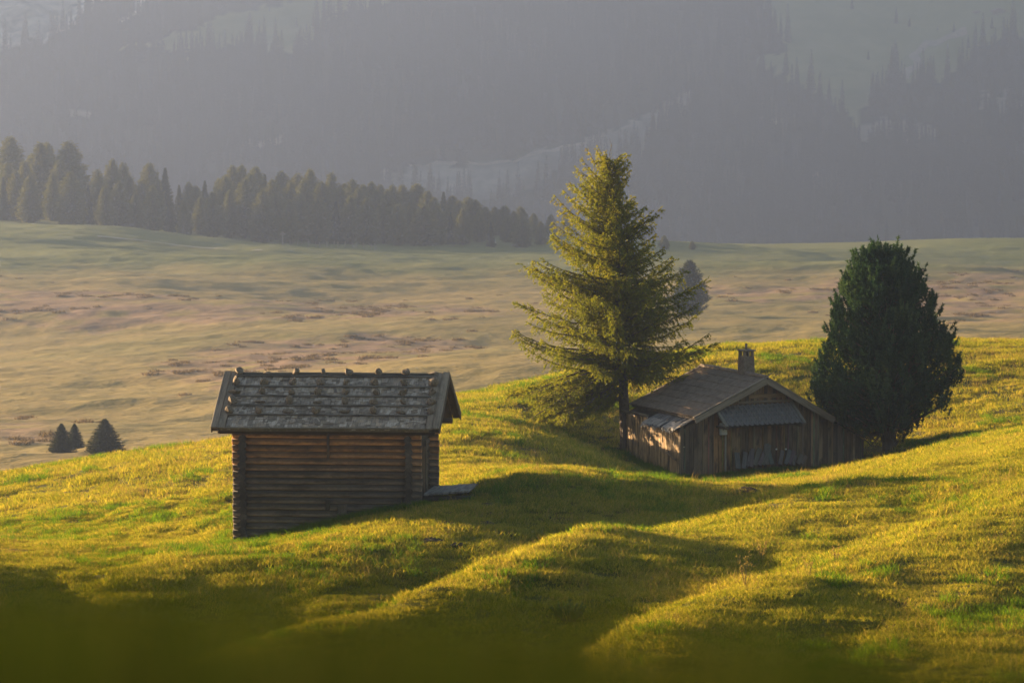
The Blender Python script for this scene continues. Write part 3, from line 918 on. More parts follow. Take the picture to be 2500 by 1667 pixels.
# main roof: courses of ribbed sheets
main_roof = empty('roof', (0, 0, 0), 0, cab)
def course(p0, p1, b0, b1, lift, tilt):
    """ribbed strip: from upper point p0 (u, z) to lower p1, ribs run down the slope"""
    du, dz = p1[0] - p0[0], p1[1] - p0[1]
    ln = math.hypot(du, dz); nx, nz = -dz / ln, du / ln
    if nz < 0: nx, nz = -nx, -nz
    per, k = .115, 6
    n = int((b1 - b0) / per * k)
    v, f = [], []
    for i in range(n + 1):
        b = b0 + (b1 - b0) * i / n
        h = .014 * math.sin(2 * math.pi * i / k) + lift + .004 * vnoise(i / 9.0, ln * 7 + p0[0] * 5)
        e = random.uniform(-.006, .006)
        for (q, t) in ((p0, 0.0), (p1, tilt), (p1, tilt - .02)):
            v.append((q[0] + nx * (h + t) + (du / ln * e if t else 0), b, q[1] + nz * (h + t)))
    for i in range(n):
        for r in range(2):
            f.append((i * 3 + r, (i + 1) * 3 + r, (i + 1) * 3 + r + 1, i * 3 + r + 1))
    me_ = mesh_of('tile_course', v, f, M['rooftile'])
    return me_
for (ea, za, nm) in ((uL, zL, 7), (uE, zE, 7)):
    for i in range(nm):
        t0, t1 = i / nm - (.03 if i else 0), (i + 1) / nm
        a = (uR + (ea - uR) * t0, zR + (za - zR) * t0); c = (uR + (ea - uR) * t1, zR + (za - zR) * t1)
        link('tile_course', course(a, c, -OV + .02, LB + .25, .012, .022), main_roof)
    # deck under the sheets
    dn = .05
    v = [(uR, -OV + .03, zR - .03), (ea, -OV + .03, za - .03), (ea, LB + .2, za - .03), (uR, LB + .2, zR - .03)]
    v += [(a, b, c - dn) for (a, b, c) in v]
    link('roof_deck', mesh_of('roof_deck', v, [(0, 1, 2, 3), (7, 6, 5, 4), (0, 4, 5, 1), (1, 5, 6, 2), (2, 6, 7, 3), (3, 7, 4, 0)], M['plank']), main_roof, color=(.07, .05, .035))
    # barge board at the front and the batten over it
    ang = math.atan2(zR - za, uR - ea) if ea < uR else math.atan2(za - zR, ea - uR)
    ln = math.hypot(uR - ea, zR - za)
    mu, mz = (uR + ea) / 2, (zR + za) / 2
    sgn = -1 if ea < uR else 1
    link('barge_board', box_mesh('barge_board', ln + .02, .035, .20, M['fascia'], .004, 3), main_roof, (mu + sgn * .0, -OV - .02, mz - .115), (0, -ang, 0), color=(.21, .165, .12))
    link('verge_strip', box_mesh('verge_strip', ln + .10, .13, .03, M['fascia'], .004, 3), main_roof, (mu, -OV + .03, mz + .025), (0, -ang, 0), color=(.20, .16, .12))
    link('verge_strip', box_mesh('verge_strip', ln + .10, .13, .05, M['fascia'], .004, 3), main_roof, (mu, LB + .22, mz + .015), (0, -ang, 0), color=(.16, .13, .10))
# half-round ridge tiles
def half_tile(name, ln, r, mat, th=.018, k=8):
    v, f = [], []
    for (x, q) in ((0, r), (ln, r * .92)):
        for i in range(k + 1):
            a = math.pi * i / k
            v.append((x, math.cos(a) * q, math.sin(a) * q))
    for (x, q) in ((0, r - th), (ln, r * .92 - th)):
        for i in range(k + 1):
            a = math.pi * i / k
            v.append((x, math.cos(a) * q, math.sin(a) * q))
    m_ = k + 1
    for i in range(k):
        f += [(i, i + 1, m_ + i + 1, m_ + i), (2 * m_ + i + 1, 2 * m_ + i, 3 * m_ + i, 3 * m_ + i + 1), (i, 2 * m_ + i, 2 * m_ + i + 1, i + 1), (m_ + i, m_ + i + 1, 3 * m_ + i + 1, 3 * m_ + i)]
    return mesh_of(name, v, f, mat)
rt = half_tile('ridge_tile', .40, .10, M['rooftile'])
nr = 13
for i in range(nr):
    link('ridge_tile', rt, main_roof, (uR + random.uniform(-.008, .008), -OV + .05 + i * (LB + OV + .1) / nr, zR - .01 + random.uniform(-.005, .008)), (0, R(-1.5), math.pi / 2))
# little finial stick at the gable tip
link('gable_tip', box_mesh('gable_tip', .34, .05, .03, M['fascia'], .003, 1), main_roof, (uR + .05, -OV + .02, zR + .07), (0, R(-28), 0), color=(.15, .12, .09))
# right-hand low roof: rough boards
low = empty('low_roof', (0, 0, 0), 0, cab)
for i in range(14):
    w = (LB + OV * .6) / 14
    ln = math.hypot(uX - uE + .25, zX - zE); ang = math.atan2(zX - zE, uX - uE)
    link('board', box_mesh('board', ln + random.uniform(0, .12), w + .02, .03, M['plank'], .006, 2), low, ((uX + uE) / 2 - .02, -OV * .35 + (i + .5) * w, (zX + zE) / 2 - .03 + (i % 2) * .018), (0, -ang, 0), color=(.13, .11, .085))

# gable dressing: cross beam and the short boards over it
ub0, zb = cl(1800, 983, -.05); ub1, _ = cl(1932, 983, -.05)
link('cross_beam', box_mesh('cross_beam', ub1 - ub0, .09, .07, M['fascia'], .004, 3, True), cab, (ub0, -.06, zb), (0, 0, 0), color=(.16, .12, .08))
ub0, zb = cl(1828, 968, -.05); ub1, _ = cl(1918, 968, -.05)
link('cross_beam', box_mesh('cross_beam', ub1 - ub0, .06, .13, M['plank'], .004, 3, True), cab, (ub0, -.05, zb), (0, 0, 0), color=(.19, .115, .055))
for (pu) in (uL + .25, uR, uE - .25):
    link('purlin', box_mesh('purlin', LB + OV - .1, .13, .15, M['plank'], .004, 2, True), cab, (pu, -OV + .08, zroof(pu) - .20), (0, 0, math.pi / 2), color=(.11, .075, .045))

# pantiled awning over the front
AW = .92
uc0, zc0 = cl(1779, 1043, -AW); uc1, zc1 = cl(1961, 1033, -AW)
uA0 = uc0 - .05; uA1 = uc1 - .02
zA = (zA + .02)
zB = (zc0 + zc1) / 2
aw = empty('awning', (0, 0, 0), 0, cab)
def pantile_mesh(w, ln):
    v, f = [], []
    k = 9
    for j, (y, hh) in enumerate(((0, 0), (-ln, .0))):
        for i in range(k):
            t = i / (k - 1)
            z = .030 * math.sin(2 * math.pi * (t * 1.0 - .08)) * (1.0 if t < .55 else .55)
            v.append(((t - .5) * w * 1.10, y, z))
    for i in range(k):
        a = v[k + i]; v.append((a[0], a[1], a[2] - .016))
    for i in range(k - 1):
        f.append((i, k + i, k + i + 1, i + 1)); f.append((k + i, 2 * k + i, 2 * k + i + 1, k + i + 1))
    return mesh_of('pantile', v, f, M['pantile'], False)
NC, NRW = 15, 5
tw = (uA1 - uA0) / NC
sl = math.hypot(AW, zA - zB); sa = math.atan2(zA - zB, AW)
pm = [pantile_mesh(tw, sl / NRW * 1.16) for _ in range(2)]
for r in range(NRW):
    for c in range(NC):
        s = r * sl / NRW
        link('pantile', pm[(r + c) % 2], aw, (uA0 + (c + .5) * tw, -s * math.cos(sa), zA - s * math.sin(sa) + .045 + random.uniform(-.004, .004)), (sa - R(6.5), random.gauss(0, .02), random.gauss(0, .015)), (1, 1, 1))
for x, cc in ((uA0 - .04, .17), (uA1 + .05, .15)):
    link('side_board', box_mesh('side_board', sl + .10, .10, .09, M['fascia'], .003, 2), aw, (x, -AW / 2 - .02, (zA + zB) / 2 + .04), (0, sa, math.pi / 2 + math.pi), color=(cc, cc * .9, cc * .72))
v = [(uA0, 0, zA - .02), (uA1, 0, zA - .02), (uA1, -AW + .04, zB - .0), (uA0, -AW + .04, zB - .0)]
v += [(a, b_, c - .03) for (a, b_, c) in v]
link('awning_deck', mesh_of('awning_deck', v, [(3, 2, 1, 0), (4, 5, 6, 7), (0, 1, 5, 4), (1, 2, 6, 5), (2, 3, 7, 6), (3, 0, 4, 7)], M['plank']), aw, color=(.06, .045, .035))
for x in (uA0 + .05, uA1 - .05):
    link('bracket', box_mesh('bracket', AW - .04, .07, .08, M['plank'], .003, 1, True), aw, (x, -.02, zB - .06), (0, 0, -math.pi / 2), color=(.09, .065, .045))

# meter box, its pipe, a light strip by the corner
um, zm = cl(1764, 1046, -.1)
mb = link('meter_box', box_mesh('meter_box', .42, .14, .25, M['metal'], .002, 1, False, .012), cab, (um, -.16, zm), UPR)
link('box_lid', box_mesh('box_lid', .38, .012, .21, M['metal'], .001, 1, False, .004), mb, (0, -.078, 0))
link('lock', box_mesh('lock', .10, .012, .03, M['iron'], .001, 1, False, .003), mb, (0, -.088, .055))
up, zp = cl(1772, 1062, -.1)
link('pipe', log_mesh('pipe', zp - DEEP, .035, M['fascia'], 8, 2, 0), cab, (up, -.08, DEEP), UPR, color=(.33, .29, .22))
ul, zl_ = cl(1667, 1091, -.04)
link('latch', box_mesh('latch', .14, .02, .03, M['fascia'], .001, 1), cab, (ul, -.05, zl_), (0, 0, 0), color=(.5, .45, .3))

# left lean-to roof: boards under torn sheeting
lean = empty('lean_to_roof', (0, 0, 0), 0, cab)
nb = 17
bw = (bj + .12) / nb
ln = math.hypot(uL + .28 - uLL, zL - .05 - zLL); ang = math.atan2(zL - .05 - zLL, uL + .28 - uLL)
for i in range(nb):
    s = random.uniform(.75, 1.3)
    ext = random.uniform(-.08, .10)
    link('board', box_mesh('board', ln + ext, bw * random.uniform(.8, 1.15), .022, M['shingle'], .006, 3), lean,
         ((uL + .28 + uLL) / 2 - ext / 2, -.08 + (i + .5) * bw, (zL - .05 + zLL) / 2 + random.uniform(-.012, .022)), (random.gauss(0, .06), -ang, random.gauss(0, .02)), color=(.17 * s, .165 * s, .175 * s))
def torn(seed, b0, b1):
    rs = random.Random(seed)
    v, f = [], []
    n = 22
    for i in range(n + 1):
        b = b0 + (b1 - b0) * i / n
        drop = rs.uniform(.03, .22)
        for (q, t) in ((.35, 0), (.12, 0), (0, 0), (-.04, .5), (-.05, 1)):
            uu = uLL + q + rs.uniform(-.02, .02)
            zz = zLL + max(q, 0) * math.tan(ang) + .035 + rs.uniform(0, .03) - drop * t
            v.append((uu, b + rs.uniform(-.02, .02), zz))
    for i in range(n):
        for r in range(4):
            if r >= 2 and rs.random() < .35: continue
            f.append((i * 5 + r, (i + 1) * 5 + r, (i + 1) * 5 + r + 1, i * 5 + r + 1))
    return mesh_of('torn_sheet', v, f, M['plastic'])
link('torn_sheet', torn(3, .05, .95), lean)
link('torn_sheet', torn(5, 1.1, bj - .1), lean)

# chimney standing on the ridge
bch = 1.35
uq, zq = uR + .10, zR
chim = empty('chimney', (uq, bch, zq - .35), 0, cab)
def frustum(name, w0, w1, h, mat, parent, z, jit=.004):
    v = []
    for (w, zz) in ((w0, 0), (w1, h)):
        for (a, c) in ((-1, -1), (1, -1), (1, 1), (-1, 1)):
            v.append((a * w / 2 + random.uniform(-jit, jit), c * w / 2 + random.uniform(-jit, jit), zz))
    f = [(3, 2, 1, 0), (4, 5, 6, 7)] + [(k, (k + 1) % 4, 4 + (k + 1) % 4, 4 + k) for k in range(4)]
    return link(name, mesh_of(name, v, f, mat), parent, (0, 0, z))
frustum('skirt', .52, .46, .34, M['stucco'], chim, .02)
frustum('stack', .45, .42, .62, M['stucco'], chim, .34)
for (a, c) in ((-1, -1), (1, -1), (1, 1), (-1, 1)):
    link('pillar', box_mesh('pillar', .20, .10, .10, M['stucco'], .003, 1, True), chim, (a * .155, c * .155, .95), UPR)
link('pillar', box_mesh('pillar', .20, .07, .07, M['stucco'], .003, 1, True), chim, (0, -.165, .95), UPR)
link('cap', box_mesh('cap', .50, .50, .045, M['stucco'], .004, 1, False, .01), chim, (0, 0, 1.17))
link('finial', log_mesh('finial', .24, .045, M['stucco'], 8, 3, .006), chim, (-.0, 0, 1.18), UPR)

# grey boards leaning against the front wall
bpy.context.view_layer.update()
CM = cab.matrix_world.copy()
lean_px = [(1801, 1128, 0.42, .16, 4), (1814, 1127, .44, .14, 18), (1824, 1122, .42, .12, 24), (1834, 1124, .5, .12, 12), (1841, 1120, .5, .15, 28), (1853, 1120, .56, .14, 34), (1862, 1119, .60, .13, 30),
           (1872, 1118, .52, .16, 6), (1884, 1117, .55, .15, -4), (1903, 1118, .40, .13, 22), (1917, 1117, .42, .15, 28), (1927, 1117, .40, .15, 30), (1936, 1119, .28, .12, 20), (1947, 1117, .30, .13, 36), (1956, 1116, .26, .12, 44)]
btxt = ['broad', 'thin', 'short', 'split', 'wide']
for i, (px, py, h, w, tilt) in enumerate(lean_px):
    uu, zz = cl(px, py, -.32)
    o = link('leaning_board', box_mesh('leaning_board', h * 1.35, .03, w * random.uniform(.9, 1.25), M['shingle'], .010, 3, True, .004), None, color=tuple(random.uniform(.85, 1.25) * k for k in (.105, .092, .08)))
    o.matrix_world = CM @ Matrix.Translation((uu, -.36 + .01 * (i % 3), zz - .22)) @ Matrix.Rotation(R(-20), 4, 'X') @ Matrix.Rotation(R(tilt), 4, 'Y') @ Matrix.Rotation(-math.pi / 2, 4, 'Y')
    tag(o, f'{btxt[i % 5]} grey board leaning on the cabin front, {ordinal(i + 1)} from the meter pipe', 'board', 'grey boards leaning on the cabin front')
for i, px in enumerate((1870, 1895, 1918)):
    uu, zz = cl(px, 1096, -.05)
    tag(link('insulator', box_mesh('insulator', .05, .05, .06, M['metal'], .002, 1, False, .01), cab, (uu, -.06, zz), UPR))
# ================================================================== TREES
M['bark'] = plain_mat('bark', (.075, .055, .042), .95, 9, .5, .9)
M['twig'] = plain_mat('twig_bark', (.085, .060, .038), .95, 9, .4, .3)
M['larch'] = leaf_mat('larch_needles', [(.15, (.062, .088, .009)), (.45, (.150, .170, .014)), (.70, (.25, .23, .018)), (.92, (.40, .28, .025))], .52, .9)
M['pine'] = leaf_mat('stone_pine_needles', [(.15, (.012, .030, .018)), (.5, (.038, .072, .036)), (.85, (.085, .12, .05))], .22, .9, (1.0, 1.1, .5))
M['spruce'] = leaf_mat('spruce_needles', [(.2, (.016, .022, .010)), (.5, (.030, .036, .014)), (.8, (.050, .052, .018))], .25, .3)
M['farlarch'] = leaf_mat('far_larch_needles', [(.2, (.045, .055, .014)), (.5, (.085, .090, .02)), (.8, (.13, .12, .025))], .35, .1)
M['forest'] = leaf_mat('far_forest_needles', [(.2, (.010, .016, .008)), (.5, (.020, .028, .012)), (.8, (.035, .040, .015))], .2, .02)

class Leaves:
    def __init__(self): self.v = []; self.f = []; self.var = []; self.n = 0
    def tris(self, a, b, c, var):
        """arrays (k,3) of triangle corners"""
        k = len(a)
        self.v.append(np.stack([a, b, c], 1).reshape(-1, 3))
        self.f.append(np.arange(self.n, self.n + 3 * k).reshape(-1, 3)); self.n += 3 * k
        self.var.append(np.repeat(var, 3))
    def mesh(self, name, mat):
        v = np.concatenate(self.v); f = np.concatenate(self.f)
        me = mesh_of(name, v, f, mat)
        attr(me, 'var', np.concatenate(self.var)[:len(me.vertices)])
        return me

class Tubes:
    def __init__(self): self.v = []; self.f = []; self.n = 0
    def add(self, pts, r0, r1, sides=4):
        pts = np.asarray(pts, float); k = len(pts)
        t = np.gradient(pts, axis=0); t /= np.linalg.norm(t, axis=1)[:, None] + 1e-9
        ref = np.where(np.abs(t[:, 2:3]) > .8, np.array([[1., 0, 0]]), np.array([[0, 0, 1.]]))
        a = np.cross(t, ref); a /= np.linalg.norm(a, axis=1)[:, None] + 1e-9
        b = np.cross(t, a)
        r = np.linspace(r0, r1, k)[:, None] if np.ndim(r0) == 0 else np.asarray(r0)[:, None]
        ring = [pts + r * (math.cos(q) * a + math.sin(q) * b) for q in np.arange(sides) * 2 * math.pi / sides]
        v = np.stack(ring, 1).reshape(-1, 3)
        i = np.arange((k - 1) * sides).reshape(k - 1, sides)
        j = np.roll(i, -1, 1)
        self.f.append(np.stack([i, j, j + sides, i + sides], 2).reshape(-1, 4) + self.n); self.v.append(v); self.n += len(v)
    def mesh(self, name, mat):
        return mesh_of(name, np.concatenate(self.v), np.concatenate(self.f), mat, True)

def unit(v): return v / (np.linalg.norm(v, axis=-1, keepdims=True) + 1e-9)

def needle_tufts(lv, pts, axis, ln, wd, k, var, g):
    """k slim triangles fanned round each point, leaning along the axis"""
    n = len(pts)
    for _ in range(k):
        d = unit(g.normal(size=(n, 3)) * .8 + axis * .7)
        s = unit(np.cross(d, g.normal(size=(n, 3))))
        L_ = ln * g.uniform(.6, 1.2, (n, 1))
        lv.tris(pts - s * wd / 2, pts + s * wd / 2, pts + d * L_, np.clip(var + g.normal(0, .16, n), 0, 1))

# ---- the larch by the cabin
Y_L = 152.5
LB_ = P(1527, 1108, Y_L)
larch_base = Vector((LB_.x, Y_L, hz(LB_.x, Y_L)))
SCL = F / Y_L
def pz(py): return P(1500, py, Y_L).z - larch_base.z
lar_y = [345, 380, 420, 450, 500, 550, 600, 650, 700, 750, 800, 850, 900, 950, 1000, 1050]
lar_l = [1480, 1460, 1440, 1408, 1388, 1368, 1348, 1330, 1303, 1268, 1262, 1262, 1262, 1258, 1262, 1290]
lar_r = [1492, 1502, 1540, 1535, 1532, 1590, 1595, 1612, 1660, 1680, 1702, 1735, 1745, 1690, 1660, 1600]
lar_z = np.array([pz(y) for y in lar_y])
def trunk_x(z):   # metres from the base, leaning a little left to the tip
    zt = pz(340)
    return (-40 * np.clip(z / zt, 0, 1) ** 1.15 + 6 * np.sin(z * 1.1) * (z / zt)) / SCL
def build_larch():
    g = np.random.default_rng(21)
    root = empty('larch_tree', larch_base)
    tag(root, 'tall golden-green larch standing between the log hut and the cabin', 'tree')
    zt = pz(398)
    zs = np.linspace(-.5, zt, 26)
    tp = np.stack([trunk_x(zs), .05 * np.sin(zs * .9), zs], 1)
    tb = Tubes(); tb.add(tp, np.interp(zs, [-.5, .4, 3, zt * .7, zt], [.26, .20, .17, .065, .008]), 0, 10)
    link('trunk', tb.mesh('trunk', M['bark']), root)
    br, lv = Tubes(), Leaves()
    specs = []
    N = 330
    for i in range(N):
        t = (i + g.uniform(-.4, .4)) / N
        z0 = pz(925) + (zt - pz(925)) * t ** .95
        specs.append((z0, i * 2.39996 + g.uniform(-.3, .3), 1.0, 0.0))
    for q in range(46): specs.append((pz(960) + g.uniform(-.25, 1.0), math.pi + g.uniform(-.9, .9), g.uniform(.7, 1.10), g.uniform(.22, .60)))
    for (z0, az, k, extra) in specs:
        x0 = float(trunk_x(z0))
        tt = z0 / zt
        cx = math.cos(az); w = (1 + cx) / 2
        ztip = z0 + (.12 if tt > .6 else -.10)
        el = x0 - (np.interp(-ztip, -lar_z, lar_l) - 1527) / SCL
        er = (np.interp(-ztip, -lar_z, lar_r) - 1527) / SCL - x0
        ln = (el * (1 - w) + er * w) * g.choice([.55, .75, .9, .98, 1.04]) * k
        ln = max(ln, .22)
        e0 = np.interp(tt, [0, .25, .5, .8, 1], [-.05, .06, .18, .40, .70]) + g.normal(0, .10)
        droop = np.interp(tt, [0, .4, .8, 1], [.30, .22, .06, 0]) + extra + g.normal(0, .05)
        up = np.interp(tt, [0, .4, 1], [.34, .32, .15])
        s = np.linspace(0, 1, 10)
        wig = .05 * ln * np.cumsum(g.normal(0, .35, 10)) * s
        hd = np.array([cx, math.sin(az), 0]); sd = np.array([-hd[1], hd[0], 0])
        pts = np.array([x0, 0, z0]) + hd * (ln * s)[:, None] + sd * wig[:, None]
        pts[:, 2] += ln * (np.tan(e0) * s - droop * s ** 2 + up * s ** 3)
        br.add(pts, .012 + .011 * ln, .004, 5)
        dirs = unit(np.gradient(pts, axis=0))
        # twigs to both sides and hanging below
        nt = int(ln / .050) + 5
        for q in range(nt):
            ss = .10 + .90 * (q + g.uniform()) / nt
            fi = ss * 9; i0 = min(int(fi), 8); fr = fi - i0
            p = pts[i0] * (1 - fr) + pts[i0 + 1] * fr; d = dirs[i0]
            side = g.choice((-1, 1))
            tl = (.16 + .34 * min(1, ln / 2.2)) * (1.08 - .55 * ss) * g.uniform(.55, 1.25)
            td = unit(d * .55 + sd * side * g.uniform(.25, 1.0) + np.array([0, 0, g.uniform(-1.0, .30)]))
            u_ = np.linspace(0, 1, 4)[:, None]
            tw = p + td * tl * u_ + np.array([0, 0, -.30 * tl]) * u_ ** 2
            br.add(tw, .006, .002, 3)
            m = max(3, int(tl / .043))
            uu = g.uniform(.08, 1, (m, 1))
            q_ = p + td * tl * uu + np.array([0, 0, -.30 * tl]) * uu ** 2
            gold = np.interp(tt, [0, .5, 1], [.40, .50, .62])
            needle_tufts(lv, q_, np.repeat(td[None], m, 0), .072, .021, 6, np.full(m, gold + g.normal(0, .10)), g)
    # a few long limbs break the outline
    for (px, py, zpy, dp) in ((1612, 508, 560, .0), (1716, 690, 745, .0), (1752, 838, 880, .05), (1262, 742, 790, .05), (1240, 965, 930, .25), (1262, 1060, 945, .55), (1335, 1085, 950, .75), (1300, 650, 700, 0), (1640, 640, 690, 0)):
        z0 = pz(zpy); p0 = np.array([float(trunk_x(z0)), 0, z0]); p1 = np.array([(px - 1527) / SCL, g.uniform(-.6, .3), pz(py)])
        s = np.linspace(0, 1, 10)[:, None]
        pts = p0 + (p1 - p0) * s + np.array([0, 0, 1]) * (.28 * np.sin(math.pi * s) * (-1 if dp < .2 else .8)) + g.normal(0, .02, (10, 3))
        br.add(pts, .03, .004, 5)
        L0 = np.linalg.norm(p1 - p0); dd = unit(p1 - p0); sd = unit(np.cross(dd, [0, 0, 1.]))
        for q in range(int(L0 / (.022 if dp > .2 else .05))):
            ss = g.uniform(.25, 1); fi = ss * 9; i0 = min(int(fi), 8); p = pts[i0] + (pts[i0 + 1] - pts[i0]) * (fi - i0)
            tl = g.uniform(.15, .42); td = unit(dd * .6 + sd * g.uniform(-.9, .9) + np.array([0, 0, g.uniform(-.7, .5)]))
            br.add(np.stack([p, p + td * tl * .5, p + td * tl - [0, 0, .08 * tl]]), .006, .002, 3)
            m = max(3, int(tl / .045)); uu = g.uniform(.05, 1, (m, 1))
            needle_tufts(lv, p + td * tl * uu, np.repeat(td[None], m, 0), .085, .026, 5, np.full(m, .5 + g.normal(0, .1)), g)
    # bare leading shoots
    for (px, py, h) in ((1490, 345, 1.0), (1470, 372, .6), (1502, 368, .55), (1440, 402, .4)):
        p0 = np.array([(px - 1527) / SCL, 0, pz(py + 62)]); 
        br.add(np.stack([p0, p0 + [-.05, 0, h * .5], p0 + [.03, 0, h * .75], p0 + [-.06, 0, h]]), .012, .003, 4)
        m = 12; uu = g.uniform(0, .8, (m, 1))
        needle_tufts(lv, p0 + np.array([0, 0, h]) * uu, np.tile([[0, 0, 1.]], (m, 1)), .045, .012, 3, np.full(m, .8), g)
    link('branches', br.mesh('branches', M['twig']), root)
    link('crown', lv.mesh('crown', M['larch']), root)
build_larch()

# ---- the stone pine right of the cabin
Y_S = 151.0
sp_b = P(2172, 1092, Y_S)
pine_base = Vector((sp_b.x, Y_S, hz(sp_b.x, Y_S)))
SCP = F / Y_S
def pz2(py): return P(2172, py, Y_S).z - pine_base.z
sp_y = [598, 620, 650, 685, 738, 792, 846, 881, 935, 971, 1006, 1030, 1046]
sp_l = [2128, 2104, 2076, 2054, 2034, 2022, 2016, 1992, 1976, 1990, 2016, 2070, 2120]
sp_r = [2172, 2194, 2226, 2250, 2284, 2312, 2332, 2345, 2340, 2320, 2262, 2225, 2190]
sp_z = np.array([pz2(y) for y in sp_y])
def build_pine():
    g = np.random.default_rng(5)
    root = empty('stone_pine', pine_base)
    tag(root, 'dense dark green stone pine right of the timber cabin', 'tree')
    zt = pz2(640)
    zs = np.linspace(-.5, zt, 14)
    tb = Tubes(); tb.add(np.stack([-.15 * zs / zt, 0 * zs, zs], 1), np.interp(zs, [-.5, .1, 1.0, zt], [.36, .27, .22, .04]), 0, 12)
    link('trunk', tb.mesh('trunk', M['bark']), root)
    br, lv = Tubes(), Leaves()
    z_lo, z_hi = pz2(1040), pz2(608)
    bough = []
    tries = 0
    while len(bough) < 380 and tries < 9000:
        tries += 1
        z = g.uniform(z_lo, z_hi); az = g.uniform(0, 2 * math.pi)
        w = (1 + math.cos(az)) / 2
        el = -(np.interp(-z, -sp_z, sp_l) - 2172) / SCP; er = (np.interp(-z, -sp_z, sp_r) - 2172) / SCP
        c = (er - el) / 2; R_ = (er + el) / 2
        rad = R_ * (.93 if g.uniform() < .72 else g.uniform(.3, .8)) * g.uniform(.92, 1.0)
        p = np.array([c + rad * 1.03 * math.cos(az), rad * math.sin(az), z - .22])
        if any(np.linalg.norm(p - b[0]) < .26 for b in bough): continue
        bough.append((p, az, c, R_))
    # top leaders
    for (px, py) in ((2118, 604), (2132, 598), (2150, 600), (2166, 606), (2104, 618), (2182, 618)):
        bough.append((np.array([(px - 2172) / SCP, g.uniform(-.4, .4), pz2(py + 30)]), g.uniform(0, 6.28), 0, .3))
    for (p, az, c, R_) in bough:
        out = np.array([math.cos(az), math.sin(az), 0])
        br.add(np.stack([np.array([c * .3, 0, max(p[2] - .7 - .25 * R_, .9)]), (p + np.array([c * .3, 0, p[2] - .9])) / 2 - [0, 0, .1], p]), .035, .010, 4)
        tone = g.normal(.5, .24)
        for _ in range(8):
            st = p + g.normal(0, 1, 3) * np.array([.12, .12, .17])
            ax = unit(out * g.uniform(.0, .45) + np.array([0, 0, 1.0]) + g.normal(0, .18, 3))
            L_ = g.uniform(.26, .46)
            m = 22
            uu = np.sort(g.uniform(0, 1, (m, 1)), 0)
            pt = st + ax * L_ * uu
            needle_tufts(lv, pt, np.repeat(ax[None], m, 0) * 1.1, .125, .036, 3, np.full(m, tone + .12 * (uu[:, 0] - .5)), g)
    # inner mass so the crown closes
    for _ in range(900):
        z = g.uniform(z_lo + .2, z_hi - .3); az = g.uniform(0, 6.28)
        el = -(np.interp(-z, -sp_z, sp_l) - 2172) / SCP; er = (np.interp(-z, -sp_z, sp_r) - 2172) / SCP
        rr = (er + el) / 2 * .75 * math.sqrt(g.uniform())
        pt = np.array([(er - el) / 2 + rr * math.cos(az), rr * math.sin(az), z]) + g.normal(0, .12, (16, 3))
        needle_tufts(lv, pt, np.tile([[0, 0, 1.]], (16, 1)), .17, .05, 3, np.full(16, .2), g)
    link('branches', br.mesh('branches', M['twig']), root)
    link('crown', lv.mesh('crown', M['pine']), root)
build_pine()

# ---- spruces and larches farther off
def conifer_mesh(seed, kind, dense=1.0):
    """unit-height conifer: returns (trunk mesh, crown mesh)"""
    g = np.random.default_rng(seed)
    lv, tb = Leaves(), Tubes()
    zs = np.linspace(-.03, .98, 8)
    tb.add(np.stack([0 * zs, 0 * zs, zs], 1), np.interp(zs, [-.03, 1], [.016, .002]), 0, 6)
    n = int(150 * dense)
    wmax = {'spruce': .17, 'larch': .19, 'slim': .10}[kind]
    for i in range(n):
        t = (i + g.uniform()) / n
        z0 = .05 + .93 * t
        if kind == 'larch': prof = (1 - t) ** .55 * (.55 + .45 * min(1, t / .25)) if t > .0 else .5
        else: prof = (1 - t) ** (.75 if dense > 2 else .9) + .02
        ln = wmax * prof * g.uniform(.65, 1.12)
        az = i * 2.39996 + g.uniform(-.3, .3)
        hd = np.array([math.cos(az), math.sin(az), 0]); sd = np.array([-hd[1], hd[0], 0])
        dr = {'spruce': -.25, 'larch': .15, 'slim': -.35}[kind] + g.normal(0, .1)
        m = max(4, int((14 + 60 * ln / wmax * .5) * min(dense, 1.6)))
        s = g.uniform(.12, 1, m)
        spread = ln * .30 * (1.1 - s)
        pt = np.array([0, 0, z0]) + hd * (ln * s)[:, None] + sd * (spread * g.uniform(-1, 1, m))[:, None]
        pt[:, 2] += ln * (dr * s + .28 * s ** 2) - (g.uniform(0, .5, m) * .05 * (1 - .5 * t) if kind != 'larch' else g.normal(0, .02, m))
        ax = unit(hd * .8 + np.array([0, 0, .15 if kind == 'larch' else -.25]) + g.normal(0, .35, (m, 3)))
        q = unit(np.cross(ax, g.normal(size=(m, 3))))
        L_ = (.042 / max(dense, .8) ** .5 * g.uniform(.6, 1.25, m) * (1.1 - .55 * t))[:, None]
        lv.tris(pt - q * L_ * .28, pt + q * L_ * .28, pt + ax * L_, np.clip(.25 + .45 * s + g.normal(0, .12, m), 0, 1))
    mat = {'spruce': 'spruce', 'larch': 'farlarch', 'slim': 'forest'}[kind]
    return tb.mesh('trunk', M['bark']), lv.mesh('crown', M[mat])

protos = {'spruce': [conifer_mesh(40 + i, 'spruce', 1.5) for i in range(3)], 'larch': [conifer_mesh(60 + i, 'larch', 1.5) for i in range(4)]}
tr_, cr_ = conifer_mesh(62, 'larch', 1.8); cr_.materials.clear(); cr_.materials.append(M['spruce'])
protos['round'] = [(tr_, cr_)]
def plant(name, kind, k, loc, h, width, rz, label, group=None, cat='tree'):
    root = empty(name, loc, rz)
    root.scale = (h * width, h * width, h)
    t, c = protos[kind][k % len(protos[kind])]
    link('trunk', t, root); link('crown', c, root)
    tag(root, label, cat, group)
    return root

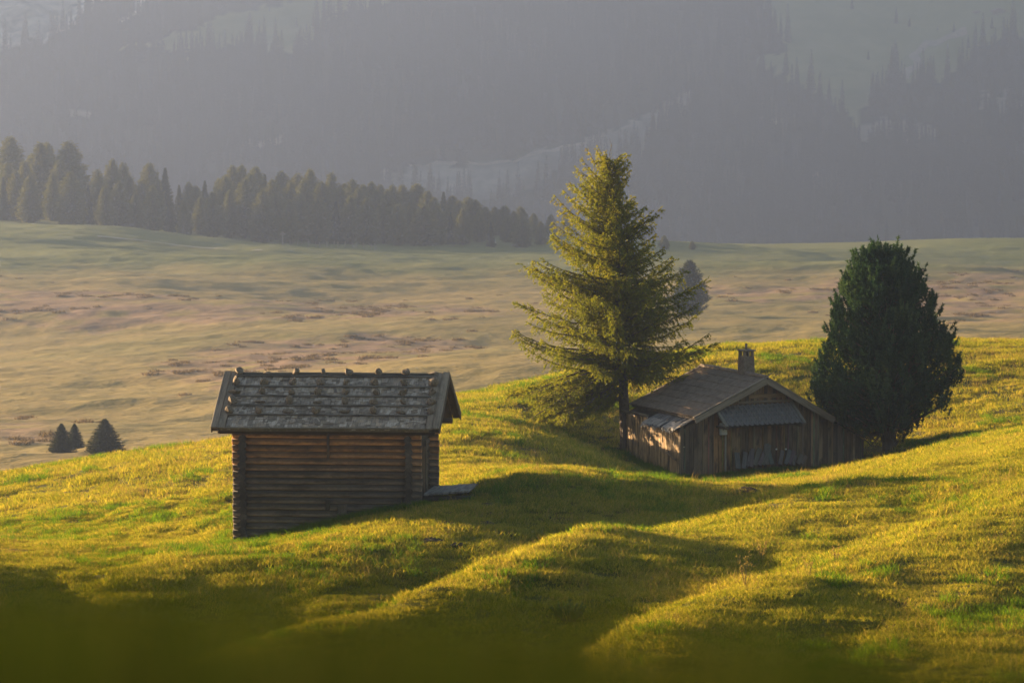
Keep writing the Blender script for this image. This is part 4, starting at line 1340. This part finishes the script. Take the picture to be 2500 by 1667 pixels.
# three spruces in the dip behind the near hill
protos['near_spruce'] = [conifer_mesh(80 + i, 'spruce', 2.6) for i in range(3)]
for i, (px, top, Y, w, lab) in enumerate(((150, 1032, 330, 2.9, 'dark spruce at the left of three behind the grassy crest'), (182, 1032, 336, 2.5, 'slim dark spruce in the middle of three behind the grassy crest'), (256, 1020, 326, 3.5, 'broad bushy spruce at the right of three behind the grassy crest'))):
    p = P(px, top, Y); zg = float(max(near_h([p.x], [Y])[0], mid_h([p.x], [Y])[0]))
    plant('spruce_tree', 'near_spruce', i, (p.x, Y, zg), p.z - zg, w, i * 2.1, lab, 'spruces behind the grassy crest')
# lone round tree behind the larch, and small bushes on the skyline
for (px, top, bot, w, lab) in ((1683, 636, 755, 2.2, 'round dark tree out on the meadow just right of the larch'),):
    Y = 640.0
    p = P(px, top, Y); q = P(px, bot, Y)
    zg = float(mid_h([p.x], [Y])[0])
    plant('meadow_tree', 'round', 0, (p.x, Y, zg), p.z - zg, w, .7, lab)
for i, (px, top, w, lab) in enumerate(((1622, 575, 2.6, 'pale bush on the meadow skyline close right of the larch'), (1690, 592, 3.0, 'small dark bush on the meadow skyline right of the pale one'))):
    Y = 985.0
    p = P(px, top, Y); zg = float(mid_h([p.x], [Y])[0])
    plant('skyline_bush', 'larch', i + 1, (p.x, Y, zg), max(p.z - zg, 2.0), w, i, lab, None, 'bush')

back = [(24, 336, 'l'), (77, 377, 'l'), (98, 350, 'l'), (116, 350, 'l'), (167, 346, 'l'), (238, 416, 'l'), (274, 390, 'l'), (300, 398, 'l'), (364, 400, 'l'), (403, 407, 's'), (437, 449, 's'), (461, 446, 'l'), (500, 438, 's'), (535, 437, 'l'),
        (568, 406, 'l'), (589, 406, 'l'), (624, 409, 'l'), (646, 422, 's'), (687, 419, 'l'), (726, 425, 'l'), (757, 414, 'l'), (809, 424, 'l'), (842, 449, 'l'), (861, 440, 'l'), (887, 452, 'l'), (907, 445, 'l'), (928, 452, 'l'),
        (958, 452, 'l'), (982, 453, 'l'), (1018, 464, 'l'), (1044, 481, 'l'), (1083, 480, 's'), (1104, 493, 'l'), (1143, 496, 'l'), (1160, 502, 'l'), (1208, 520, 'l'), (1232, 517, 'l'), (1271, 520, 'l'), (1303, 535, 'l'), (1345, 538, 'l'), (1380, 545, 'l')]
frontrow = [(8, 430, 's'), (39, 419, 'l'), (71, 431, 'l'), (128, 422, 'l'), (172, 422, 'l'), (215, 450, 's'), (255, 455, 'l'), (290, 445, 'l'), (330, 470, 'l'), (372, 455, 'l'), (415, 480, 's'), (450, 490, 'l'), (490, 480, 'l'), (520, 470, 'l'), (560, 465, 'l'), (597, 437, 'l'), (640, 465, 'l'), (672, 470, 'l'),
            (705, 490, 'l'), (735, 470, 'l'), (775, 480, 'l'), (820, 490, 's'), (855, 480, 'l'), (895, 485, 'l'), (935, 490, 'l'), (970, 500, 'l'), (1000, 505, 'l'), (1035, 515, 'l'), (1068, 520, 'l'), (1100, 530, 's'), (1130, 525, 'l'), (1170, 530, 'l'), (1198, 555, 's'), (1240, 545, 'l'), (1275, 550, 'l'), (1320, 555, 'l')]
third = [(18, 400, 'l'), (60, 395, 'l'), (145, 395, 'l'), (190, 440, 'l'), (245, 432, 'l'), (315, 430, 'l'), (345, 445, 'l'), (385, 440, 'l'), (478, 455, 'l'), (550, 430, 'l'), (610, 425, 'l'), (665, 440, 'l'), (710, 445, 'l'), (742, 440, 'l'), (785, 445, 'l'), (830, 455, 'l'), (875, 460, 'l'), (918, 465, 'l'), (945, 465, 'l'), (1000, 480, 'l'), (1060, 497, 'l'), (1120, 505, 'l'), (1185, 520, 'l'), (1255, 530, 'l')]
for (lst, Y0, row) in ((back, 1052, 'tallest'), (frontrow, 1004, 'front'), (third, 1030, 'middle')):
    for i, (px, top, k) in enumerate(lst):
        Y = Y0 + 9 * math.sin(i * 2.7)
        p = P(px, top - (14 if px > 1000 else 0), Y); zg = float(mid_h([p.x], [Y])[0])
        kind = 'spruce' if k == 's' else 'larch'
        w = (random.uniform(1.35, 1.95) * (1.35 if px > 1000 else 1) if kind == 'larch' else random.uniform(1.0, 1.3))
        plant(('far_spruce' if k == 's' else 'far_larch'), kind, i * 3 + (1 if row == 'front' else 0), (p.x, Y, zg - .3), p.z - zg + .3, w, random.uniform(0, 6.28),
              f'hazy {"pointed spruce" if k == "s" else "rounded larch"}, {ordinal(i + 1)} from the left in the {row} row of the far treeline', 'trees of the far treeline')

# ---- forest on the mountain
g = np.random.default_rng(77)
NF = 15000
fx = g.uniform(-.20, .20, NF); fy = g.uniform(2190, 2790, NF); X_ = fx * fy
Z_ = mtn_h(X_, fy)
past, fell, rock, scree = cover(X_, fy, Z_)
keep = (past < .5) & (fell < .5) & (rock < .5) & (scree < .5)
dens = fbm(X_ / 30, fy / 30, 151, 2)
keep &= (g.uniform(size=NF) < .72 + .4 * dens) | (dens > .2)
pts = np.stack([X_, fy, Z_ - .5], 1)[keep]
sz = g.uniform(15, 27, keep.sum())
protos_f = [conifer_mesh(91 + i, 'slim', .55)[1] for i in range(4)]
scatter('mountain_forest', pts, g.uniform(0, 6.28, len(pts)), sz, protos_f, 'dark spruce forest covering the hazy mountain slope', 'forest')
# lone trees on the high pastures
protos['lone'] = [conifer_mesh(97, 'slim', 1.0)]
lone = [(2188, 16, 58, 'tall pointed spruce alone on the upper right pasture'), (2220, 40, 66, 'short spruce beside the tall pointed one on the upper right pasture'), (2080, -8, 22, 'spruce at the top edge left of the upper right pasture'), (2120, 121, 146, 'small spruce in the middle of the upper right pasture'),
        (2329, 53, 80, 'spruce just above the winding track'), (2422, 40, 70, 'spruce below the far chalet'), (2345, 133, 180, 'spruce at the edge of the right-hand wood below the track'), (2364, 85, 118, 'pair-like spruce right of the track bend'), (2289, 63, 76, 'tiny spruce left of the track end'),
        (2400, 62, 80, 'tiny spruce under the smaller far hut'), (2460, 64, 80, 'small spruce at the far right of the high pasture'), (606, 74, 114, 'pointed spruce alone on the upper left pasture'), (765, 29, 64, 'spruce at the right of the upper left pasture'), (658, 14, 28, 'tiny spruce at the top of the upper left pasture'), (724, 40, 66, 'small spruce left of the upper left pasture edge')]
def on_mtn(px, py):
    d = ray(px, py)
    Y = np.linspace(2150, 2950, 1600)
    zz = mtn_h(d.x / d.y * Y, Y); k = np.argmax(zz > d.z / d.y * Y)
    return Vector((d.x / d.y * Y[k], Y[k], zz[k]))
for i, (px, top, bot, lab) in enumerate(lone):
    b = on_mtn(px, bot)
    plant('lone_spruce', 'lone', 0, b - Vector((0, 0, .5)), (bot - top) / F * b.y, 1.35, i * 1.3, lab, 'lone spruces on the high pastures')
# ================================================================== GRASS AND SMALL THINGS
M['grass'] = leaf_mat('meadow_grass', [(.20, (.080, .112, .010)), (.40, (.185, .200, .022)), (.58, (.30, .258, .036)), (.78, (.39, .285, .085))], .45, .35, (1.2, 1.15, .45))
M['lush'] = leaf_mat('lush_grass', [(.2, (.040, .095, .010)), (.5, (.085, .150, .012)), (.8, (.15, .19, .018))], .45, .5, (1.2, 1.2, .4))
M['dry'] = leaf_mat('dry_grass', [(.2, (.16, .10, .035)), (.5, (.25, .17, .06)), (.8, (.34, .24, .10))], .35, .5)

def clump(seed, n, rad, h0, h1, wd, lean, mat):
    g = np.random.default_rng(seed)
    lv = Leaves()
    a = g.uniform(0, 6.28, n); r = rad * np.sqrt(g.uniform(size=n))
    b = np.stack([r * np.cos(a), r * np.sin(a), np.full(n, -.03 if h1 < .45 else 0.0)], 1)
    h = g.uniform(h0, h1, n)[:, None]
    d = np.stack([g.normal(0, lean, n), g.normal(0, lean, n), np.ones(n)], 1)
    th = g.uniform(0, 6.28, n); s = np.stack([np.cos(th), np.sin(th), 0 * th], 1) * wd / 2
    m = b + d * h * np.array([.45, .45, .6]); t = b + d * h * np.array([1.15, 1.15, 1.0])
    var = g.uniform(0, 1, n)
    lv.tris(b - s, b + s, m + s * .75, var); lv.tris(b - s, m + s * .75, m - s * .75, var); lv.tris(m - s * .75, m + s * .75, t, var)
    return lv.mesh('grass', mat)

def field(n, y0, y1, seed, wide=.128, off=3.0):
    g = np.random.default_rng(seed)
    y = np.sqrt(g.uniform(y0 ** 2, y1 ** 2, n)); x = g.uniform(-1, 1, n) * (wide * y + off)
    return x, y, g
def hidden(x, y):
    """inside the footprints of the buildings"""
    p = np.stack([x - C1.x, y - C1.y], 1); u = p @ np.array([HU.x, HU.y]); b = p @ np.array([HB.x, HB.y])
    a = (u > .0) & (u < WL) & (b > -.05) & (b < WD)
    a |= (u > WL) & (u < WL + 1.25) & (b > .1) & (b < 1.8)
    p = np.stack([x - C2.x, y - C2.y], 1); u = p @ np.array([CU.x, CU.y]); b = p @ np.array([CB.x, CB.y])
    return a | ((u > -.05) & (u < WF) & (b > 0.02) & (b < LB))

for i, (n, y0, y1, sc0) in enumerate(((34000, 64, 92, .8), (56000, 92, 128, 1.0), (36000, 128, 190, 1.15))):
    x, y, g = field(n, y0, y1, 300 + i)
    k = ~hidden(x, y); x, y = x[k], y[k]
    z = near_h(x, y)
    sc = sc0 * g.uniform(.7, 1.25, len(x)) * (1 + .30 * fbm(x / 2.2, y / 2.2, 201, 2) + .40 * vnoise(x / .55, y / .55, 203))
    scatter('meadow_grass', np.stack([x, y, z], 1), g.uniform(0, 6.28, len(x)), np.clip(sc, .35, 1.9), clump(400 + i, 70, .30, .04, .125, .013, .55, M['grass']), ['short golden green grass over the foreground slopes', 'short golden green grass around the log hut', 'short golden green grass on the crest by the cabin'][i], 'grass')
# lusher tufts in patches, along walls
x, y, g = field(30000, 64, 190, 320)
den = fbm(x / 3.5, y / 3.5, 211, 3)
pu = np.stack([x - C1.x, y - C1.y], 1); u_ = pu @ np.array([HU.x, HU.y]); b_ = pu @ np.array([HB.x, HB.y])
near_hut = (u_ > -1.0) & (u_ < WL + 1.0) & (b_ > -.8) & (b_ < WD + .8)
pu = np.stack([x - C2.x, y - C2.y], 1); u2 = pu @ np.array([CU.x, CU.y]); b2 = pu @ np.array([CB.x, CB.y])
near_cab = (u2 > -1.6) & (u2 < WF + .5) & (b2 > -1.6) & (b2 < LB)
k = ((den > .42) | near_hut | near_cab) & ~hidden(x, y)
x, y = x[k], y[k]
scatter('tall_grass', np.stack([x, y, near_h(x, y)], 1), g.uniform(0, 6.28, len(x)), g.uniform(.6, 1.25, len(x)), clump(410, 46, .20, .09, .24, .013, .42, M['lush']), 'lusher green tufts in patches and along the buildings', 'grass')
def wall_strip(n, seed):
    g = np.random.default_rng(seed)
    q = []
    for _ in range(n):
        if g.uniform() < .5:
            u = g.uniform(-.3, WL + .2); b = -.10 - abs(g.normal(0, .22)); w = C1 + HU * u + HB * b
        else:
            u = g.uniform(-.6, WF); b = -.08 - abs(g.normal(0, .30)); w = C2 + CU * u + CB * b
            if g.uniform() < .3: w = C2 + CB * g.uniform(-.3, 4) + CU * (-.1 - abs(g.normal(0, .3)))
        q.append((w.x, w.y))
    q = np.array(q)
    return q[:, 0], q[:, 1], g
x, y, g = wall_strip(1300, 330)
scatter('wall_grass', np.stack([x, y, near_h(x, y)], 1), g.uniform(0, 6.28, len(x)), g.uniform(.4, .95, len(x)), clump(411, 40, .16, .12, .30, .012, .42, M['lush']), 'long grass growing along the foot of both buildings', 'grass')
# sparse dry stalks
x, y, g = field(14000, 64, 190, 340)
k = (fbm(x / 5, y / 5, 221, 2) > .0) & ~hidden(x, y); x, y = x[k], y[k]
scatter('dry_grass', np.stack([x, y, near_h(x, y)], 1), g.uniform(0, 6.28, len(x)), g.uniform(.6, 1.3, len(x)), clump(412, 9, .22, .12, .34, .008, .30, M['dry']), 'sparse dry stalks standing above the turf', 'grass')

# blurred grass right in front of the lens
M['fore'] = leaf_mat('shaded_grass', [(.2, (.007, .018, .005)), (.42, (.013, .026, .005)), (.58, (.040, .045, .008)), (.8, (.05, .038, .028))], .25, 7.0)  # shade of the bottom strip is put into these dark greens
g = np.random.default_rng(350)
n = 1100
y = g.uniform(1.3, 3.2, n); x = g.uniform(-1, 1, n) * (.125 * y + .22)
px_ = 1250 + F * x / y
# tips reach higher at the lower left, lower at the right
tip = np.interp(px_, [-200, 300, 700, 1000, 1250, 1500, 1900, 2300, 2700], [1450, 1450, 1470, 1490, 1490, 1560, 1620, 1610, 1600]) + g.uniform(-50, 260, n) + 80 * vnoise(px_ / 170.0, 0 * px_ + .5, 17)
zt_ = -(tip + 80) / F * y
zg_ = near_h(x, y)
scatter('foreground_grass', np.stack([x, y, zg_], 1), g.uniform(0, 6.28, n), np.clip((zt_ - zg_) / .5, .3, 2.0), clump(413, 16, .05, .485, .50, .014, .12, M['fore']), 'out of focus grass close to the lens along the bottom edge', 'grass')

# low heath cushions on the hazy meadow
M['heath'] = leaf_mat('heath_twigs', [(.2, (.09, .065, .04)), (.5, (.15, .105, .065)), (.8, (.21, .15, .09))], .2, .2)
g = np.random.default_rng(360)
n = 60000
y = g.uniform(330, 900, n); x = g.uniform(-.14, .14, n) * y
z = mid_h(x, y); hx, hy = project(x, y, z)
hx2 = hx + 40 * fbm(x / 14, y / 14, 82, 3); hy2 = hy + 10 * fbm(x / 9, y / 20, 92, 3)
k = g.uniform(size=n) < heath_cover(hx, hy, x, y) * smooth(.0, .7, fbm(x / 6, y / 9, 96, 3)) * .2
scatter('heath_shrubs', np.stack([x, y, z], 1)[k], g.uniform(0, 6.28, k.sum()), g.uniform(.5, 1.5, k.sum()), clump(414, 60, .75, .10, .34, .10, .8, M['heath']), 'brown heath cushions dotted over the hazy meadow', 'heath')

# molehills in the shaded hollow
M['soil'] = plain_mat('dark_soil', (.030, .022, .016), .98, 18, .5, 1.0)
def mound(seed, r, h):
    rs = random.Random(seed); v, f = [(0, 0, h)], []
    R_, K = 5, 14
    for i in range(1, R_ + 1):
        t = i / R_
        for k in range(K):
            a = 2 * math.pi * k / K; q = r * t * (1 + rs.uniform(-.12, .12))
            v.append((q * math.cos(a), q * math.sin(a), h * (1 - t * t) * (1 + rs.uniform(-.25, .25)) - .05 * (t > .95)))
    for k in range(K): f.append((0, 1 + k, 1 + (k + 1) % K))
    for i in range(R_ - 1):
        for k in range(K):
            f.append((1 + i * K + k, 1 + (i + 1) * K + k, 1 + (i + 1) * K + (k + 1) % K, 1 + i * K + (k + 1) % K))
    return mesh_of('molehill', v, f, M['soil'])
def on_hill(px, py):
    d = ray(px, py); Y = np.linspace(30, 200, 3400)
    zz = near_h(d.x / d.y * Y, Y); k = np.argmax(zz > d.z / d.y * Y)
    return Vector((d.x / d.y * Y[k], Y[k], zz[k]))
mole = [(1093, 1255, .20, 'molehill just below the end of the hut porch'), (1188, 1235, .22, 'dark molehill highest up the shaded slope right of the porch'), (1235, 1250, .15, 'small molehill right of the highest one in the shade'), (1195, 1252, .11, 'tiny molehill under the highest one in the shade'), (1090, 1278, .20, 'molehill left in the shaded hollow group'),
        (1113, 1287, .15, 'small molehill right of the left one in the hollow'), (1185, 1280, .28, 'largest molehill in the middle of the shaded hollow'), (1048, 1285, .15, 'molehill farthest left in the shaded hollow'), (1018, 1288, .12, 'tiny molehill at the left end of the shaded hollow'), (1056, 1320, .26, 'broad molehill lowest in the shaded hollow'),
        (1115, 1330, .2, 'molehill low in the hollow beside the bright tuft'), (1995, 1156, .26, 'molehill in the shade below the pine'), (1822, 1196, .26, 'molehill in the shade in front of the cabin'), (1760, 1227, .16, 'small molehill on the shade edge in front of the cabin')]
for i, (px, py, r, lab) in enumerate(mole):
    p = on_hill(px, py)
    tag(link('molehill', mound(500 + i, r * 1.25, r * .36), None, (p.x, p.y, p.z - .01), (0, 0, i * 1.1), (1, 1, 1)), lab, 'molehill', 'molehills in the shaded grass')

# dwarf mountain pine low in the foreground
def dwarf_pine(px, py, size, lab):
    g = np.random.default_rng(int(px))
    p = on_hill(px, py)
    root = empty('dwarf_pine', p)
    lv, br = Leaves(), Tubes()
    for _ in range(22):
        a = g.uniform(0, 6.28); r = size * math.sqrt(g.uniform()) * .8
        b = np.array([r * math.cos(a), r * math.sin(a), 0]); h = size * g.uniform(.35, .75)
        ax = unit(np.array([.25 * math.cos(a), .25 * math.sin(a), 1.0]))
        br.add(np.stack([b * .4, b * .8 + [0, 0, h * .4], b + ax * h]), .014, .006, 4)
        m = 40; uu = g.uniform(.35, 1, (m, 1))
        needle_tufts(lv, b * (.6 + .4 * uu) + ax * h * uu, np.repeat(ax[None], m, 0), .07, .010, 4, np.full(m, .6), g)
    link('stems', br.mesh('stems', M['twig']), root); link('foliage', lv.mesh('foliage', M['pine']), root)
    tag(root, lab, 'shrub')
dwarf_pine(1390, 1515, .55, 'dwarf pine shrub low on the shaded foreground slope')

# dry flowering weeds in the right-hand hollow
def weed(px, py, h, lab, red=False):
    g = np.random.default_rng(int(px + py))
    p = on_hill(px, py); root = empty('dry_weed', p)
    br, lv = Tubes(), Leaves()
    for _ in range(5):
        a = g.uniform(0, 6.28); t = np.array([.25 * math.cos(a), .25 * math.sin(a), 1.0]) * h * g.uniform(.6, 1)
        br.add(np.stack([np.zeros(3) - [0, 0, .05], t * .5 + g.normal(0, .02, 3), t]), .006, .003, 3)
        q = t * g.uniform(.55, 1, (9, 1)) + g.normal(0, .025, (9, 3))
        needle_tufts(lv, q, np.repeat(unit(t)[None], 9, 0), .04, .018, 3, np.full(9, .8), g)
    link('stems', br.mesh('stems', M['twig']), root); link('heads', lv.mesh('heads', M['dry']), root)
    tag(root, lab, 'weed')
weed(1820, 1430, .75, 'reddish dry weed in the middle of the right hollow')
weed(1860, 1370, .45, 'pale dry weed above the reddish one in the right hollow')
weed(1975, 1412, .55, 'pale dry weed at the right rim of the hollow')
weed(2040, 1375, .40, 'thin dry weed farthest right on the hollow rim')

# track and fence along the meadow skyline
M['gravel'] = plain_mat('pale_gravel', (.26, .235, .20), .95, .4, .25, .3)
def track(name, pts, half, hf, lab):
    v, f = [], []
    pts = [Vector(p) for p in pts]
    fine = []
    for a, b in zip(pts[:-1], pts[1:]):
        for k in range(6): fine.append(a.lerp(b, k / 6))
    fine.append(pts[-1])
    for i, p in enumerate(fine):
        d = (fine[min(i + 1, len(fine) - 1)] - fine[max(i - 1, 0)]); d.z = 0; d.normalize()
        s = Vector((-d.y, d.x, 0)) * half
        for q in (p - s, p + s):
            v.append((q.x, q.y, float(hf(q.x, q.y)) + .30))
    for i in range(len(fine) - 1): f.append((2 * i, 2 * i + 2, 2 * i + 3, 2 * i + 1))
    tag(link(name, mesh_of(name, v, f, M['gravel'])), lab, 'track', kind='structure')
def on_mid(px, py):
    d = ray(px, py); Y = np.linspace(300, 1045, 3000)
    zz = mid_h(d.x / d.y * Y, Y); k = np.argmax(zz > d.z / d.y * Y)
    return Vector((d.x / d.y * Y[k], Y[k], zz[k]))
track('path', [on_mid(px, py) for (px, py) in ((238, 580), (290, 585), (350, 591), (420, 600), (480, 607), (560, 611), (640, 613))], .8, lambda x, y: mid_h([x], [y])[0], 'pale gravel track on the left shoulder of the hazy meadow')
track('path', [on_mtn(px, py) for (px, py) in ((2360, 78), (2338, 87), (2300, 103), (2268, 109), (2245, 128), (2228, 138), (2240, 152), (2242, 164), (2212, 178), (2208, 195))], 2.6, lambda x, y: mtn_h([x], [y])[0] + .4, 'pale track winding down the upper right pasture')
track('path', [on_mtn(px, py) for (px, py) in ((1000, 407), (1100, 403), (1240, 398), (1310, 378), (1420, 355))], 1.6, lambda x, y: mtn_h([x], [y])[0] + .4, 'faint forest track along the felled strip on the mountain')
M['post'] = plain_mat('fence_wood', (.16, .14, .12), .9, 5, .3, .3)
fence = empty('pasture_fence', on_mid(700, 612))
tag(fence, 'thin pasture fence of wooden posts before the far treeline', 'fence')
pm_ = box_mesh('post', 1.5, .16, .16, M['post'], .02, 1, True)
for i in range(16):
    px = 690 + i * 15 + (i % 3) * 3
    d = ray(px, 611); Y = 962.0
    zg = float(mid_h([d.x / d.y * Y], [Y])[0])
    link('post', pm_, fence, Vector((d.x / d.y * Y, Y, zg)) - fence.location, UPR, (random.uniform(.8, 1.1), 1, 1))
d = ray(690, 600); Y = 955.0; zg = float(mid_h([d.x / d.y * Y], [Y])[0])
cr = empty('wayside_shrine', (d.x / d.y * Y, Y, zg))
link('post', box_mesh('post', 2.6, .3, .3, M['post'], .01, 1, True), cr, (0, 0, 0), UPR)
link('roof', mesh_of('roof', [(-.7, -.4, 2.3), (.7, -.4, 2.3), (0, -.4, 3.0), (-.7, .4, 2.3), (.7, .4, 2.3), (0, .4, 3.0)], [(0, 1, 2), (5, 4, 3), (0, 2, 5, 3), (2, 1, 4, 5), (1, 0, 3, 4)], M['post']), cr)
tag(cr, 'small wooden wayside post with a roof before the far treeline', 'post')

# far chalets on the high pasture
def chalet(px, py, w, lab):
    p = on_mtn(px, py); root = empty('chalet', p - Vector((0, 0, .6)), R(14))
    h, d_ = w * .32, w * .8
    v = [(x, y, z) for z in (0, h) for y in (0, d_) for x in (-w / 2, w / 2)]
    v += [(0, 0, h + w * .17), (0, d_, h + w * .17)]
    f = [(0, 1, 5, 8, 4), (3, 2, 6, 9, 7), (0, 4, 6, 2), (1, 3, 7, 5)]
    link('wall', mesh_of('wall', v, f, M['post']), root)
    o_ = w * .12; k = .17 / .5
    r = []
    for s in (-1, 1):
        a = [(0, -o_, h + w * .19), (s * (w / 2 + o_), -o_, h + w * .02 - o_ * k), (s * (w / 2 + o_), d_ + o_, h + w * .02 - o_ * k), (0, d_ + o_, h + w * .19)]
        r.append(a)
    v, f = [], []
    for a in r:
        b = len(v); v += a + [(x, y, z - .25) for (x, y, z) in a]
        f += [(b, b + 1, b + 2, b + 3), (b + 7, b + 6, b + 5, b + 4), (b, b + 4, b + 5, b + 1), (b + 1, b + 5, b + 6, b + 2), (b + 2, b + 6, b + 7, b + 3)]
    link('roof', mesh_of('roof', v, f, M['rooftile']), root)
    for i in range(3):
        link('window', box_mesh('window', .9, .08, .8, M['iron'], 0, 1), root, (-w * .28 + i * w * .28, -.06, h * .55))
    tag(root, lab, 'chalet', 'chalets on the high pasture')
chalet(2440, 36, 8.0, 'larger hazy chalet near the top right corner')
chalet(2385, 34, 4.6, 'smaller hazy hut left of the larger far chalet')
